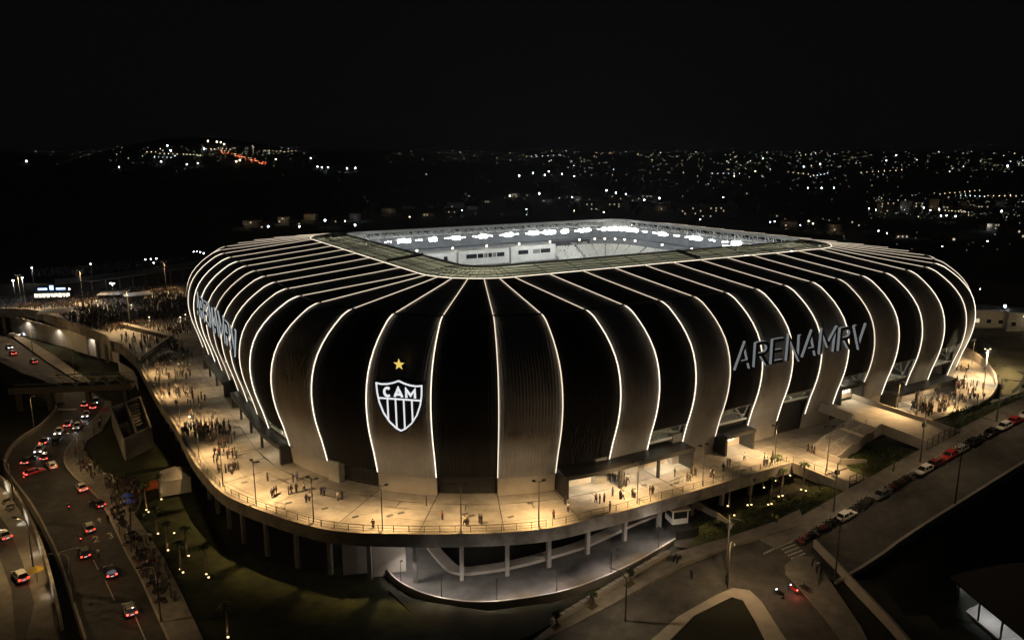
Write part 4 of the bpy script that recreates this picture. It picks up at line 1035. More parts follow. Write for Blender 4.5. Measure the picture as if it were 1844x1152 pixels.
# ------------------------------------------------------------------ overpass with truss foot bridge, stair block
ov = empty('footbridge', P(150, 705, -3)); tag(ov, 'dark truss footbridge over the traffic at the left', 'bridge')
A0, A1 = P(20, 700, -3.2), P(240, 692, -3.2); dirv = (A1 - A0).normalized(); nv = Vector((-dirv.y, dirv.x, 0)); L = (A1 - A0).length
def ovp(mb, name, m): return setp(mb.build(name, m), ov)
m = MB(); m.bar(A0 + Vector((0, 0, -.5)), A1 + Vector((0, 0, -.5)), 3.6, .9); ovp(m, 'bridge_slab', 'bridge_dark')
for s_ in (-1, 1):
    m = MB(); m.bar(A0 + nv * s_ * 1.7 + Vector((0, 0, .3)), A1 + nv * s_ * 1.7 + Vector((0, 0, .3)), .18, .8); ovp(m, 'parapet', 'bridge_dark')
    m = MB(); m.bar(A0 + dirv * L * .35 + nv * s_ * 1.7 + Vector((0, 0, 3.0)), A1 + nv * s_ * 1.7 + Vector((0, 0, 3.0)), .2); ovp(m, 'top_chord', 'steel_grey')
    for i in range(10):
        a = A0 + dirv * L * (.35 + .65 * i / 10) + nv * s_ * 1.7; c = A0 + dirv * L * (.35 + .65 * (i + 1) / 10) + nv * s_ * 1.7
        m = MB(); m.bar(a + Vector((0, 0, .7 if i % 2 else 3)), c + Vector((0, 0, 3 if i % 2 else .7)), .16); ovp(m, 'diagonal', 'steel_grey')
for f in (.05, .3, .62, .93):
    c = A0 + dirv * L * f; m = MB(); m.box(Vector((c.x, c.y, -6.6)), (1.1, 1.1, 5.8)); ovp(m, 'pier', 'bridge_dark')
sb = empty('stair_block', P(225, 760, -9)); tag(sb, 'open topped concrete stair block beside the footbridge end', 'stairs')
c0 = [P(200, 735, -4.2), P(252, 715, -4.2), P(272, 770, -4.2), P(222, 792, -4.2)]
for i in range(4):
    a, c = c0[i], c0[(i + 1) % 4]; m = MB(); m.bar(Vector((a.x, a.y, -6.5)), Vector((c.x, c.y, -6.5)), .35, 5.0); setp(m.build('wall', 'concrete'), sb)
a, c = c0[0].lerp(c0[1], .5), c0[3].lerp(c0[2], .5); m = MB(); m.bar(Vector((a.x, a.y, -6.4)), Vector((c.x, c.y, -6.4)), .3, 4.8); setp(m.build('wall', 'concrete'), sb)
for i in range(14):
    f = i / 14; p = c0[0].lerp(c0[3], f).lerp(c0[1].lerp(c0[2], f), .75); m = MB(); d = (c0[1] - c0[0]).normalized()
    m.bar(Vector((p.x, p.y, -5 - f * 3.6)) - d * 1.6, Vector((p.x, p.y, -5 - f * 3.6)) + d * 1.6, .55, .35); setp(m.build('step', 'concrete'), sb)
# dark ramp wall left of the footbridge
wallpx('approach_ramp', [(-40, 655), (0, 668), (40, 690), (75, 702), (95, 712)], -6.5, 3.2, 2.6, 'fascia', 'dark curved approach ramp leading onto the left footbridge', 'ramp', -3)
wallpx('hoarding', [(214, 664), (228, 672), (240, 680), (248, 695)], -8.8, 2.4, .2, 'white_wall', 'pale boundary wall under the deck edge by the footbridge')

# ------------------------------------------------------------------ crowded plaza at the back left
pl = [(-60, 559), (0, 559), (53, 560), (78, 565), (105, 576), (139, 587), (167, 597), (194, 608), (201, 618), (222, 624), (236, 637), (250, 650), (330, 650), (420, 640), (440, 500), (330, 508), (200, 522), (100, 530), (0, 532), (-60, 532)]
b = MB(); b.prism([P(x, y, 0) for x, y in pl], -1.2, -.07); o = flip_up(b.build('plaza', 'deck_slab')); tag(o, kind='structure')
plaza_poly = [P(x, y, 0) for x, y in pl]
ef = [P(x, y, 0) for x, y in pl[:12]]
b = MB()
for i in range(len(ef) - 1):
    p, q = ef[i], ef[i + 1]; d = q - p; n_ = Vector((d.y, -d.x, 0)).normalized() * .5
    b.hexa([p + Vector((0, 0, -2.4)), q + Vector((0, 0, -2.4)), q + n_ + Vector((0, 0, -2.4)), p + n_ + Vector((0, 0, -2.4)), p + Vector((0, 0, 1.0)), q + Vector((0, 0, 1.0)), q + n_ + Vector((0, 0, 1.0)), p + n_ + Vector((0, 0, 1.0))])
tag(flip_up(b.build('plaza_parapet', 'fascia')), 'dark concrete parapet along the front edge of the crowded plaza', 'wall')
arc = empty('arcade_wall', ef[2] + Vector((0, 0, -9))); tag(arc, 'lit arcade wall with square columns under the front of the crowded plaza', 'wall')
dd = (ef[7] - ef[1]).normalized(); nn = Vector((dd.y, -dd.x, 0))
m = MB(); m.bar(ef[1] - nn * 3 + Vector((0, 0, -5.8)), ef[7] - nn * 3 + Vector((0, 0, -5.8)), .3, 6.8); setp(m.build('back_wall', 'white_wall'), arc)
for p, d in along(ef[1:8], 7.5, 0):
    m = MB(); m.box(p - nn * .6 + Vector((0, 0, -5.8)), (.9, .9, 6.8), 0, math.atan2(dd.y, dd.x)); setp(m.build('column', 'column'), arc)
for f in (.2, .5, .8): c = ef[1].lerp(ef[7], f) - nn * 1.2; spot('arcade_lamp', c + Vector((0, 0, -2.8)), c + Vector((0, 0, -9)) - nn * 2, 420, (1, .83, .66), 150, .6, .3)
# parapets between plaza and deck
kerbwall([P(303, 612, 0), P(275, 632, 0), P(249, 650, 0)], 1.1, .6, 'plinth_grey', 'pale parapet wall where the plaza joins the left deck')
kerbwall([P(213, 588, 0), P(260, 600, 0), P(305, 612, 0)], 1.3, 1.8, 'concrete', 'thick concrete parapet along the sunken ramp in the plaza')
# flat-roofed canopy on posts along the back of the plaza
cn = empty('walkway_canopy', P(260, 520, 0)); tag(cn, 'long flat walkway canopy on slim posts behind the crowded plaza', 'canopy')
ca, cb = P(160, 532, 0), P(345, 508, 0); d = (cb - ca)
for i in range(8):
    a = ca + d * (i / 8); c = ca + d * ((i + .97) / 8); m = MB(); m.bar(a + Vector((0, 0, 6.2 + i * .12)), c + Vector((0, 0, 6.2 + i * .12)), 6.5, .35); setp(m.build('roof_panel', 'concrete'), cn)
    m = MB(); q = ca + d * ((i + .3) / 8); m.tube([q, q + Vector((0, 0, 6))], .22, 8); setp(m.build('post', 'column'), cn)
# embankment and band road behind the plaza
wallpx('embankment_wall', [(100, 508), (180, 500), (250, 490), (330, 478), (380, 468)], lambda x, y: P(x, y, 1.0), 1.2, .8, 'concrete', 'long pale embankment wall above the back of the plaza', lo=-3)
solid('embankment', [(-60, 530), (0, 530), (100, 528), (200, 520), (330, 506), (400, 495), (400, 474), (330, 480), (180, 502), (100, 510), (-60, 514)], -.5, 'earth', .2, lo=-4)
# tents and kiosk
def tent(px, py, w, d, h, label, rz=.5, peak=.9, wallm=None):
    t = empty('tent', P(px, py, 0)); tag(t, label, 'tent', None); t.rotation_euler[2] = rz
    m = MB(); m.add([(-w, -d, h), (w, -d, h), (w, d, h), (-w, d, h), (0, 0, h + peak), (-w, -d, h - .3), (w, -d, h - .3), (w, d, h - .3), (-w, d, h - .3)], [(0, 1, 4), (1, 2, 4), (2, 3, 4), (3, 0, 4), (0, 5, 6, 1), (1, 6, 7, 2), (2, 7, 8, 3), (3, 8, 5, 0)]); m.build('tent_roof', 'cloth_white', t)
    for x in (-w + .1, w - .1):
        for y in (-d + .1, d - .1): m = MB(); m.tube([(x, y, 0), (x, y, h - .1)], .08, 6); m.build('tent_pole', 'steel_grey', t)
    return t
tent(102, 573, 5, 4.5, 3.0, 'large pale flat tent near the front edge of the plaza', .35, .5)
tent(249, 542, 5, 4.5, 3.0, 'pale square tent in the middle of the crowd', .6, .5)
tent(205, 540, 5, 4, 3.0, 'dim brown tent behind the crowd', .2, .3)
t = tent(312, 862, 2.9, 2.9, 3.2, 'pale pyramid tent standing below the left deck edge', .4, 1.7)
t.location = P(318, 880, -9.0)
for x, y, dx, dy in ((0, -2.85, 5.6, .05), (-2.85, 0, .05, 5.6)): m = MB(); m.box((x, y, 1.5), (dx, dy, 2.9)); m.build('tent_wall', 'cloth_white', t)
kk = empty('kiosk', P(95, 540, 0)); tag(kk, 'glowing kiosk with blue sign at the back of the crowded plaza', 'kiosk'); kk.rotation_euler[2] = .15
m = MB(); m.box((0, 1.5, 1.7), (14, 3, 3.4)); m.build('body', 'wall_dark', kk)
for i in range(9): m = MB(); m.box((-6 + i * 1.5, -.05, 1.9), (1.2, .08, 1.6)); m.build('counter_window', 'room_light_soft' if i % 3 == 1 else 'room_light', kk)
m = MB(); m.box((0, .5, 3.6), (14.6, 5, .3)); m.build('roof', 'wall_dark', kk)
for x, w in ((-3.4, 3.4), (0, 1.4), (3.4, 3.4)): m = MB(); m.box((x, .2, 4.5 + (.5 if x == 0 else 0)), (w, .12, .7 + (1.0 if x == 0 else 0))); m.build('sign', 'sign_blue', kk)
# orange barrier netting and small umbrellas below the left deck
nb = MB(); npx = [(240, 902), (250, 890), (262, 882), (285, 876), (310, 872), (325, 868)]
for i in range(len(npx) - 1):
    a, c = P(*npx[i], -9), P(*npx[i + 1], -9); nb.add([a + Vector((0, 0, .02 + i * .01)), c + Vector((0, 0, .03 + i * .01)), c + Vector((.4, 1.6, 1.1)), a + Vector((.3, 1.6, 1.2))], [(0, 1, 2, 3)]); nb.add([a + Vector((.3, -1.5, .3)), c + Vector((.3, -1.2, .3)), c + Vector((0, 0, .9)), a + Vector((0, 0, .9))], [(0, 1, 2, 3)])
tag(nb.build('barrier_netting', 'net_orange'), 'crumpled orange barrier netting round the garden below the left deck', 'netting')
mat('cloth_yellow', (.5, .36, .05), .8)
def umbrella(px, py, z, m_, label):
    u_ = empty('umbrella', P(px, py, z)); tag(u_, label, 'umbrella'); m = MB(); n = 8
    vs = [(1.15 * math.cos(2 * PI * i / n), 1.15 * math.sin(2 * PI * i / n), 2.1) for i in range(n)] + [(0, 0, 2.7)]; m.add(vs, [(i, (i + 1) % n, n) for i in range(n)]); m.build('canopy', m_, u_)
    m = MB(); m.tube([(0, 0, 0), (0, 0, 2.65)], .04, 6); m.build('pole', 'steel_grey', u_)
umbrella(231, 910, ZL + .16, 'cloth_blue', 'upper blue vendor umbrella beside the orange netting')
umbrella(236, 920, ZL + .16, 'cloth_blue', 'lower blue vendor umbrella beside the orange netting')
umbrella(190, 752, ZL + .16, 'cloth_red', 'red and white vendor umbrella below the footbridge')
umbrella(68, 1048, ZU, 'cloth_yellow', 'small yellow umbrella on the upper left street')
umbrella(307, 646, 0, 'cloth_white', 'white vendor umbrella among the crowd on the left deck')

# ------------------------------------------------------------------ lamp masts
def deck_mast(base, towards, label, h=8.0, power=1500, n=2, group='floodlight masts on the deck', lit=True, size=150, visible_glow=False, cat='lamp post', col=WARM, tilt=.45, wash=.2):
    t = empty('lamp_mast', base); tag(t, label, cat, group); d = (Vector(towards) - base); d.z = 0; d.normalize(); s_ = Vector((-d.y, d.x, 0))
    m = MB(); m.tube([base, base + Vector((0, 0, h))], [.11, .07], 6); setp(m.build('pole', 'steel_grey'), t)
    m = MB(); m.bar(base + s_ * -.8 + Vector((0, 0, h)), base + s_ * .8 + Vector((0, 0, h)), .08); setp(m.build('cross_arm', 'steel_grey'), t)
    for i in range(n):
        o_ = (i - (n - 1) / 2) * 1.6; c = base + s_ * o_ + Vector((0, 0, h)) + d * .25
        m = MB(); m.box(c + Vector((0, 0, .1)), (.5, .5, .16), 0, math.atan2(d.y, d.x)); setp(m.build('lamp_head', 'steel_dark'), t)
        m = MB(); m.box(c + Vector((0, 0, .01)), (.36, .36, .05), 0, math.atan2(d.y, d.x)); setp(m.build('lamp_lens', 'lens_warm'), t)
    if lit:
        spot('mast_pool', base + Vector((0, 0, h - .25)) + d * .4, base + d * h * tilt * .8, power * 1.6, (1, .60, .24), 118, 1.0, .3)
        spot('mast_wash', base + Vector((0, 0, h - .2)) + d * .5, base + d * 11, power * wash * .88, (1, .75, .46), 132, .9, .3)
    return t
LM = [(262, 676), (285, 714), (318, 766), (352, 828), (395, 878), (455, 909), (560, 944), (686, 958), (830, 958.5), (972, 950.5), (1152, 909), (1270, 877), (1400, 836)]
LW = [.5, .6, .7, .75, .8, .95, .45, 1.0, .5, 1.0, 1.0, .5, .8]
for i, (x, y) in enumerate(LM):
    b0 = P(x, y, 0); u, v = loc_uv(b0); cu = max(-HU, min(HUR, u)); cv = max(-HV, min(HVF, v)); tw = S(cu, cv); d = (tw - b0).normalized(); b0 = b0 + d * .7
    deck_mast(b0, tw, 'twin headed floodlight mast on the deck edge, %s counting from the footbridge end' % ORD[i], h=7.5, power=8200 * LW[i], wash=.2 / LW[i] * .8)
deck_mast(S(13.6, -103.2, 0), S(2, -106, 4), 'added twin headed floodlight mast lighting the foot bridge', h=11, power=5200, wash=.3, tilt=.7)  # extra mast added to brighten the bridge and stairs
deck_mast(S(-17.5, -110, 0), S(-14, -100, 0), 'twin headed floodlight mast between the sunken garden and the stairs', h=8.5, power=7000, wash=.5)
for i, (u, v) in enumerate(((22, -102.6), (38, -102.6), (56, -98.5), (70, -91.5), (81, -82))):
    deck_mast(S(u, v, 0), S(u - 2, v + 12, 0), 'twin headed floodlight mast at the right plaza edge, %s from the foot bridge' % ORD[i], h=7, power=5200)
# lit twin lamp on the grassy slope at the right, lamps round the plaza (their lenses face outward and glare)
def glow_mast(base, h, label, m='lamp_white', r=.32, n=1, power=0, col=(.85, .9, 1), group='glaring lamps round the plaza'):
    t = empty('street_lamp', base); tag(t, label, 'lamp post', group)
    mm = MB(); mm.tube([base, base + Vector((0, 0, h))], [.12, .08], 6); setp(mm.build('pole', 'steel_grey'), t)
    for i in range(n):
        o_ = (i - (n - 1) / 2) * 1.3; mm = MB(); c = base + Vector((o_, 0, h + r * .6))
        mm.tube([c - Vector((0, 0, r * .5)), c, c + Vector((0, 0, r * .45))], [r * .6, r, r * .45], 8); setp(mm.build('lamp_globe', m), t)
    if power: point('lamp_light', base + Vector((0, -.6, h - .8)), power, col, .3)
glow_mast(P(1774, 664, 3.0), 5.2, 'twin warm street lamp on the grassy slope beyond the right plaza', 'lamp_warm', .22, 2, 9000, (1, .8, .5), None)
for i, (x, y, yb, pw) in enumerate(((31, 506, 560, 900), (47, 501, 552, 900), (127, 521, 540, 600), (206, 511, 548, 1400), (61, 483, 510, 400), (166, 476, 500, 500))):
    b0 = P(x, yb, 0); h = zat(b0.x, b0.y, y); glow_mast(b0, max(4, h), 'white glaring lamp mast round the plaza, %s listed from the left' % ORD[i], r=.34, n=2 if x == 206 else 1, power=pw)
for i, (x, y) in enumerate(((263, 468), (273, 467), (283, 466), (278, 474), (350, 454), (356, 453.5), (362, 454.5), (368, 457))):
    b0 = P(x, y + 14, 0); glow_mast(b0, max(3, zat(b0.x, b0.y, y)), 'small white glaring lamp beyond the plaza embankment, %s in the row' % ORD[i], r=.34)
for (x, y, pw) in ((335, 566, 120), (326, 571, 120), (343, 758, 60), (238, 548, 90), (175, 540, 70), (270, 571, 70)):
    b0 = P(x, y + 14, 0); glow_mast(b0, 2.6, 'small vendor light glaring among the crowd', 'lamp_warm', .26, 1, pw, (1, .85, .6), 'vendor lights in the crowd')
# general light over the crowd: tall floodlight masts at the plaza back edge
for i, (x, y) in enumerate(((150, 545), (300, 525), (40, 556), (235, 590))):
    b0 = P(x, y, 0); deck_mast(b0, P(x + 20, y + 40, 0), 'tall slim floodlight mast standing in the plaza crowd, %s from the left road' % ORD[i], h=13, power=8500, wash=.9, group='tall masts in the plaza', col=(1, .78, .52), tilt=.5)
# road lamps at the left: hooded, lens downward
def road_lamp(px, py, z, label, h=9, power=900, ax=(1, 0), group='hooded lamps along the left road', col=WARM):
    b0 = P(px, py, z); t = empty('street_lamp', b0); tag(t, label, 'lamp post', group); a = Vector((ax[0], ax[1], 0)).normalized(); m = MB()
    m.tube([b0, b0 + Vector((0, 0, h - .8)), b0 + a * .5 + Vector((0, 0, h - .15)), b0 + a * 1.8 + Vector((0, 0, h))], [.12, .09, .07, .05], 6); setp(m.build('pole', 'pole_dark'), t)
    m = MB(); m.bar(b0 + a * 1.6 + Vector((0, 0, h + .03)), b0 + a * 2.5 + Vector((0, 0, h + .08)), .32, .14); setp(m.build('lamp_head', 'steel_dark'), t)
    point('road_light', b0 + a * 2.0 + Vector((0, 0, h - .25)), power, col)
for i, (x, y, pw) in enumerate(((62, 775, 900), (146, 850, 1300), (135, 1092, 420), (290, 1120, 600), (60, 640, 1100), (135, 675, 1100), (212, 930, 900))):
    road_lamp(x, y, ZL + .1, 'hooded lamp on a slim pole by the left road, %s listed downhill' % ORD[i], 9, pw, ((1, -.3) if x < 100 else (-1, -.3)))
for (x, y, pw) in ((22, 884, 420), (48, 940, 600), (72, 995, 350), (95, 1070, 260)):
    q = P(x, y, -5.0); spot('wall_washer', q + Vector((-1.7, -1.5, .5)), q + Vector((0, 0, 1.4)), pw, (1, .92, .75), 120, .8, .2)
for i, (x, y) in enumerate(((60, 1020), (25, 900))): road_lamp(x, y, ZU, 'hooded lamp on the upper left street, %s from the picture bottom' % ORD[i], 8, 1700, (-1, .2))
for i, u in enumerate((-52, -27, -3, 22, 48)):
    b0 = SV(u, -118.9, .14); t = empty('street_lamp', b0); tag(t, 'dark street pole on the side street pavement, %s from the junction' % ORD[i], 'lamp post', 'poles along the side street'); m = MB()
    m.tube([b0, b0 + Vector((0, 0, 9))], [.16, .1], 8); setp(m.build('pole', 'pole_dark'), t); m = MB(); m.box(b0 + Vector((0, 0, 7.2)), (.7, .5, .8), 0, TH); setp(m.build('transformer', 'steel_dark'), t)
    a = b0 + Vector((0, 0, 8.6)); hd = a - VX * 2.2 + Vector((0, 0, .5)); m = MB(); m.bar(a, hd, .08); setp(m.build('arm', 'steel_grey'), t); m = MB(); m.bar(hd, hd - VX * .8, .3, .14); setp(m.build('lamp_head', 'steel_dark'), t)
    point('street_light', hd - VX * .4 - Vector((0, 0, .25)), 900, (1, .70, .40))
for i, u in enumerate((-42, -12, 15)):
    b0 = SV(u, VE - .1, .1); t = empty('utility_pole', b0); tag(t, 'dark utility pole on the outer edge of the side street, %s from the junction' % ORD[i], 'pole', 'poles along the outer street edge'); m = MB(); m.tube([b0, b0 + Vector((0, 0, 9.5))], [.15, .1], 8); setp(m.build('pole', 'steel_dark'), t)
    m = MB(); m.box(b0 + Vector((0, 0, 8)), (1.6, .12, .12), 0, TH); setp(m.build('cross_arm', 'steel_dark'), t)
b0 = zj(1126, 1118); road = b0; t = empty('street_lamp', b0); tag(t, 'tall dark curved arm street lamp at the bottom of the picture', 'lamp post'); m = MB(); m.tube([b0, b0 + Vector((0, 0, 6.5)), b0 + Vector((-.8, .3, 7.6)), b0 + Vector((-2.4, .6, 8.1))], [.13, .1, .07, .05], 8); setp(m.build('pole', 'steel_dark'), t)
spot('street_light', b0 + Vector((-2.4, .6, 7.9)), b0 + Vector((1, 0, 0)), 1300, (1, .72, .42), 150, .7, .2)
b0 = zj(1310, 1060); spot_l = road_lamp(1310, 1058, b0.z, 'slim lamp at the tip of the grassed corner island', 8, 1300, (0, -1), None)

# ------------------------------------------------------------------ sunken palm gardens with uplights
def leafy(mb, c, r, n, size, mi=0, flat=.6):
    for _ in range(n):
        a = random.uniform(0, 2 * PI); e = random.gauss(0, .5); rr_ = r * random.uniform(.35, 1); p = c + Vector((math.cos(a) * math.cos(e) * rr_, math.sin(a) * math.cos(e) * rr_, math.sin(e) * rr_ * flat))
        d1 = Vector((random.gauss(0, 1), random.gauss(0, 1), random.gauss(0, .6))).normalized() * size; d2 = d1.cross(Vector((random.gauss(0, 1), random.gauss(0, 1), random.gauss(0, 1))).normalized()).normalized() * size * .5
        mb.add([p - d1, p + d2, p + d1, p - d2], [(0, 1, 2, 3)], mi)
def palm(base, h, label, group, ul=True, power=26):
    t = empty('palm_tree', base); tag(t, label, 'tree', group); lean = Vector((random.uniform(-.25, .25), random.uniform(-.25, .25), 0))
    top = base + lean + Vector((0, 0, h)); m = MB(); m.tube([base, base.lerp(top, .5) + lean * .2, top], [.2, .16, .13], 7); setp(m.build('trunk', 'bark'), t)
    m = MB()
    for i in range(9):
        a = 2 * PI * i / 9 + random.uniform(-.2, .2); L_ = random.uniform(1.0, 1.5); prev = top; pw = .12
        for s_ in range(1, 6):
            f = s_ / 5; q = top + Vector((math.cos(a) * L_ * f, math.sin(a) * L_ * f, .7 * math.sin(f * 2.4) - .9 * f * f)); sd_ = Vector((-math.sin(a), math.cos(a), -.15)) * (.34 * math.sin(PI * min(.98, f * .85 + .1)))
            m.add([prev - sd_ * .9, prev + sd_ * .9, q + sd_, q - sd_], [(0, 1, 2, 3)]); prev = q
    setp(m.build('crown', 'leaf'), t)
    return t
def uplight(p, toward, label, group, power=30):
    t = empty('garden_uplight', p); tag(t, label, 'lamp', group); m = MB(); m.tube([p, p + Vector((0, 0, .25))], .16, 8); setp(m.build('housing', 'steel_dark'), t)
    m = MB(); m.tube([p + Vector((0, 0, .25)), p + Vector((0, 0, .36)), p + Vector((0, 0, .42))], [.15, .18, .06], 8); setp(m.build('lens', 'uplight'), t)
    spot('uplight_beam', p + Vector((0, 0, .5)), Vector(toward) + Vector((0, 0, 3)), power, (1, .70, .36), 70, .7, .1)
gard = [((1310, 921), (1314, 892), [(0)]), ((1348, 911), (1352, 880), 0), ((1371, 889), (1373, 868), 0), ((1399, 882), (1400, 868), 0), ((1405, 897), (1408, 885), 0), ((1447, 887), (1447, 876), 0)]
gz_ = lambda x, y: hit(x, y) or P(x, y, -7)
UL = [(1310, 919), (1346, 914), (1353, 911), (1375, 886), (1395, 880), (1402, 898), (1409, 895), (1422, 865), (1442, 889), (1451, 886), (1383, 913), (1389, 911), (1322, 933)]
for i, (x, y) in enumerate(UL):
    p = gz_(x, y); uplight(p, p + Vector((.2, .8, 0)), 'warm uplight in the sunken palm garden, %s listed from the booth side' % ORD[i], 'uplights in the palm gardens', 60)
for i, (x, y) in enumerate(((1313, 917), (1350, 910), (1373, 884), (1399, 878), (1406, 894), (1447, 885), (1386, 910))):
    palm(gz_(x, y - 1.5), 4.6, 'slim uplit palm in the sunken garden by the booth, %s from the booth' % ORD[i], 'palms in the sunken garden')
UL2 = [(291, 901), (264, 920), (268, 924), (285, 963), (314, 962), (303, 993), (340, 1003), (325, 1027), (330, 1033), (372, 1036), (376, 1042), (411, 1150)]
for i, (x, y) in enumerate(UL2):
    p = P(x, y, -9.5); uplight(p, p + Vector((-.3, .3, 0)), 'warm uplight in the dark left garden, %s counting downhill' % ORD[i], 'uplights in the left garden', 60)
for i, (x, y) in enumerate(((290, 899), (265, 918), (283, 961), (301, 991), (337, 1000), (326, 1027), (373, 1035), (409, 1147))):
    palm(P(x, y, -9.5), 4.8, 'slim uplit palm in the dark left garden, %s counting downhill' % ORD[i], 'palms in the left garden')
# street tree and shrubs on the right
def tree(base, h, r, label, nleaf=900, group=None):
    t = empty('tree', base); tag(t, label, 'tree', group); m = MB(); top = base + Vector((0, 0, h * .55)); m.tube([base, base.lerp(top, .5) + Vector((.1, .05, 0)), top], [.22, .17, .11], 7)
    cl = []
    for i in range(6):
        a = 2 * PI * i / 6 + random.uniform(-.4, .4); e = top + Vector((math.cos(a) * r * .55, math.sin(a) * r * .55, random.uniform(.1, .35) * h)); m.tube([top - Vector((0, 0, .2)), top.lerp(e, .5) + Vector((0, 0, .2)), e], [.09, .06, .03], 5); cl.append(e)
    setp(m.build('trunk', 'bark'), t); m = MB(); cl.append(top + Vector((0, 0, h * .38)))
    for c in cl: leafy(m, c, r * random.uniform(.4, .62), nleaf // 7, .26, 0, .8)
    setp(m.build('crown', 'leaf'), t); return t
tree(SV(60, -117.5), 7, 3.2, 'large dark street tree beside the parked cars at the right edge', 1500)
tree(SV(66, -116), 6, 2.8, 'smaller dark tree behind the large street tree', 900)
tree(SV(37, -116.8), 4.2, 1.2, 'young street tree beside the red car near the right edge', 350)
tree(SV(-9, -117.6), 3.6, 1.0, 'thin young tree on the pavement beside the parked silver car', 120)
hb = empty('hedge', S(30, -108.5, 2)); tag(hb, 'dark clipped hedge on the slope below the right plaza', 'hedge'); m = MB()
for i in range(26): c = S(26 + i * .62, -107.6 - .3 * math.sin(i), gh(*S(26 + i * .62, -107.6)[:2]) + .7); leafy(m, c, 1.2, 60, .22, 0, .8)
setp(m.build('foliage', 'bush'), hb)
# grass tufts on slopes near the stairs and the ramp strip
gt = MB()
def tufts(poly_uv, n):
    us2 = [p[0] for p in poly_uv]; vs2 = [p[1] for p in poly_uv]
    for _ in range(n):
        u = random.uniform(min(us2), max(us2)); v = random.uniform(min(vs2), max(vs2))
        if not inside(poly_uv, u, v): continue
        p = S(u, v); p.z = gh(p.x, p.y) - .03; a = random.uniform(0, PI); w = random.uniform(.12, .3); h = random.uniform(.1, .26); d = Vector((math.cos(a) * w, math.sin(a) * w, 0)); tip = Vector((random.uniform(-.15, .15), random.uniform(-.15, .15), h))
        gt.add([p - d, p + d, p + tip], [(0, 1, 2)])
tufts([(-12, -110), (1, -104.5), (1, -115), (-12, -115.8)], 5000); tufts([(-48, -104.5), (-20, -104.5), (-20, -115.6), (-48, -115.6)], 6000); tufts([(14, -104.5), (60, -104), (60, -115.6), (14, -115.6)], 4000)
tag(gt.build('grass_blades', 'grass_light'), 'rough short grass on the slopes beside the deck', 'grass', kind='stuff')
sl = [(u, v) for u, v in [(-13.5, -109.5), (1.2, -104.2), (1.2, -116), (-13.5, -116)]]
def patch(name, u0, u1, v0, v1, m, nu=24, nv=10, dz=.06, cond=None):
    vs = []; fs = []
    for j in range(nv + 1):
        for i in range(nu + 1):
            p = S(mixf(u0, u1, i / nu), mixf(v0, v1, j / nv)); p.z = gh(p.x, p.y) + dz; vs.append(p)
    for j in range(nv):
        for i in range(nu):
            if cond is None or cond(mixf(u0, u1, (i + .5) / nu), mixf(v0, v1, (j + .5) / nv)): fs.append((j * (nu + 1) + i, j * (nu + 1) + i + 1, (j + 1) * (nu + 1) + i + 1, (j + 1) * (nu + 1) + i))
    b = MB(); b.add(vs, fs); return tag(flip_up(b.build(name, m, smooth=True)), kind='structure')
patch('lawn', -13.3, 1.2, -116, -104.3, 'grass_light'); patch('lawn', -50, -20.2, -116, -104.2, 'grass_light', 30, 12); patch('lawn', 13, 70, -116, -103.9, 'grass_light', 50, 12)
patch('grass_slope', 62, 190, -112, 30, 'earth', 60, 70, .05, cond=lambda u, v: not inside(dpoly, u, v) and math.hypot(max(u - HUR, 0), max(-v - HV, v - HVF, 0)) > 50)
# retaining wall round the right plaza
rw2 = [S(u, v) for u, v in [(47, -102.7), (56, -100.3), (64.3, -97.1), (72, -92.5), (79.5, -86.4), (86, -79.4), (91, -71), (94.5, -58), (95, -40)]]
b = MB(); hs = [.3, .5, .9, 1.4, 2.0, 2.6, 3.0, 3.0, 3.0]
for i in range(len(rw2) - 1):
    p, q = rw2[i], rw2[i + 1]; d = q - p; n_ = Vector((d.y, -d.x, 0)).normalized() * .5
    b.hexa([p + Vector((0, 0, -1)), q + Vector((0, 0, -1)), q + n_ + Vector((0, 0, -1)), p + n_ + Vector((0, 0, -1)), p + Vector((0, 0, hs[i])), q + Vector((0, 0, hs[i + 1])), q + n_ + Vector((0, 0, hs[i + 1])), p + n_ + Vector((0, 0, hs[i]))])
tag(flip_up(b.build('curved_wall', 'plinth_grey')), 'pale curved retaining wall round the far right plaza', 'wall')
# lit covered parking at the bottom right corner
cp = empty('covered_parking', P(1760, 1090, -10)); tag(cp, 'flat dark roofed parking building with a lit floor at the lower right', 'building')
ZP = -9.6; f0 = [P(1688, 1056, ZP), P(1815, 1165, ZP)]; r0 = P(1690, 1025, ZP + 3); r1 = P(1844, 1119, ZP + 3)
d1 = (f0[1] - f0[0]).normalized(); inn_ = Vector((-d1.y, d1.x, 0))
if inn_.dot(Vector((1, 1, 0))) < 0: inn_ = -inn_
dep = (r0 - f0[0]).dot(inn_); f0.append(f0[1] + d1 * 12); r1 = r0 + d1 * ((f0[2] - f0[0]).length + 4)
m = MB(); m.prism([f0[0], f0[2], f0[2] + inn_ * (dep + 9), f0[0] + inn_ * (dep + 9)], -.3, .05); setp(m.build('floor', 'plinth_grey'), cp)
m = MB(); m.prism([Vector((q.x, q.y, ZP)) for q in (r0, r1, r1 + inn_ * 30, r0 + inn_ * 30)], 3.0, 3.4); setp(m.build('roof', 'wall_dark'), cp)
m = MB(); m.prism([f0[0] + inn_ * (dep + 8), f0[2] + inn_ * (dep + 8), f0[2] + inn_ * (dep + 8.3), f0[0] + inn_ * (dep + 8.3)], 0, 3.0); setp(m.build('back_wall', 'white_wall'), cp)
m = MB(); m.prism([f0[0] + inn_ * (dep - .4), f0[0] + inn_ * (dep + 8), f0[0] + inn_ * (dep + 8) - d1 * .3, f0[0] + inn_ * (dep - .4) - d1 * .3], 0, 2.98); setp(m.build('end_wall', 'white_wall'), cp)
f0[1] = f0[2]
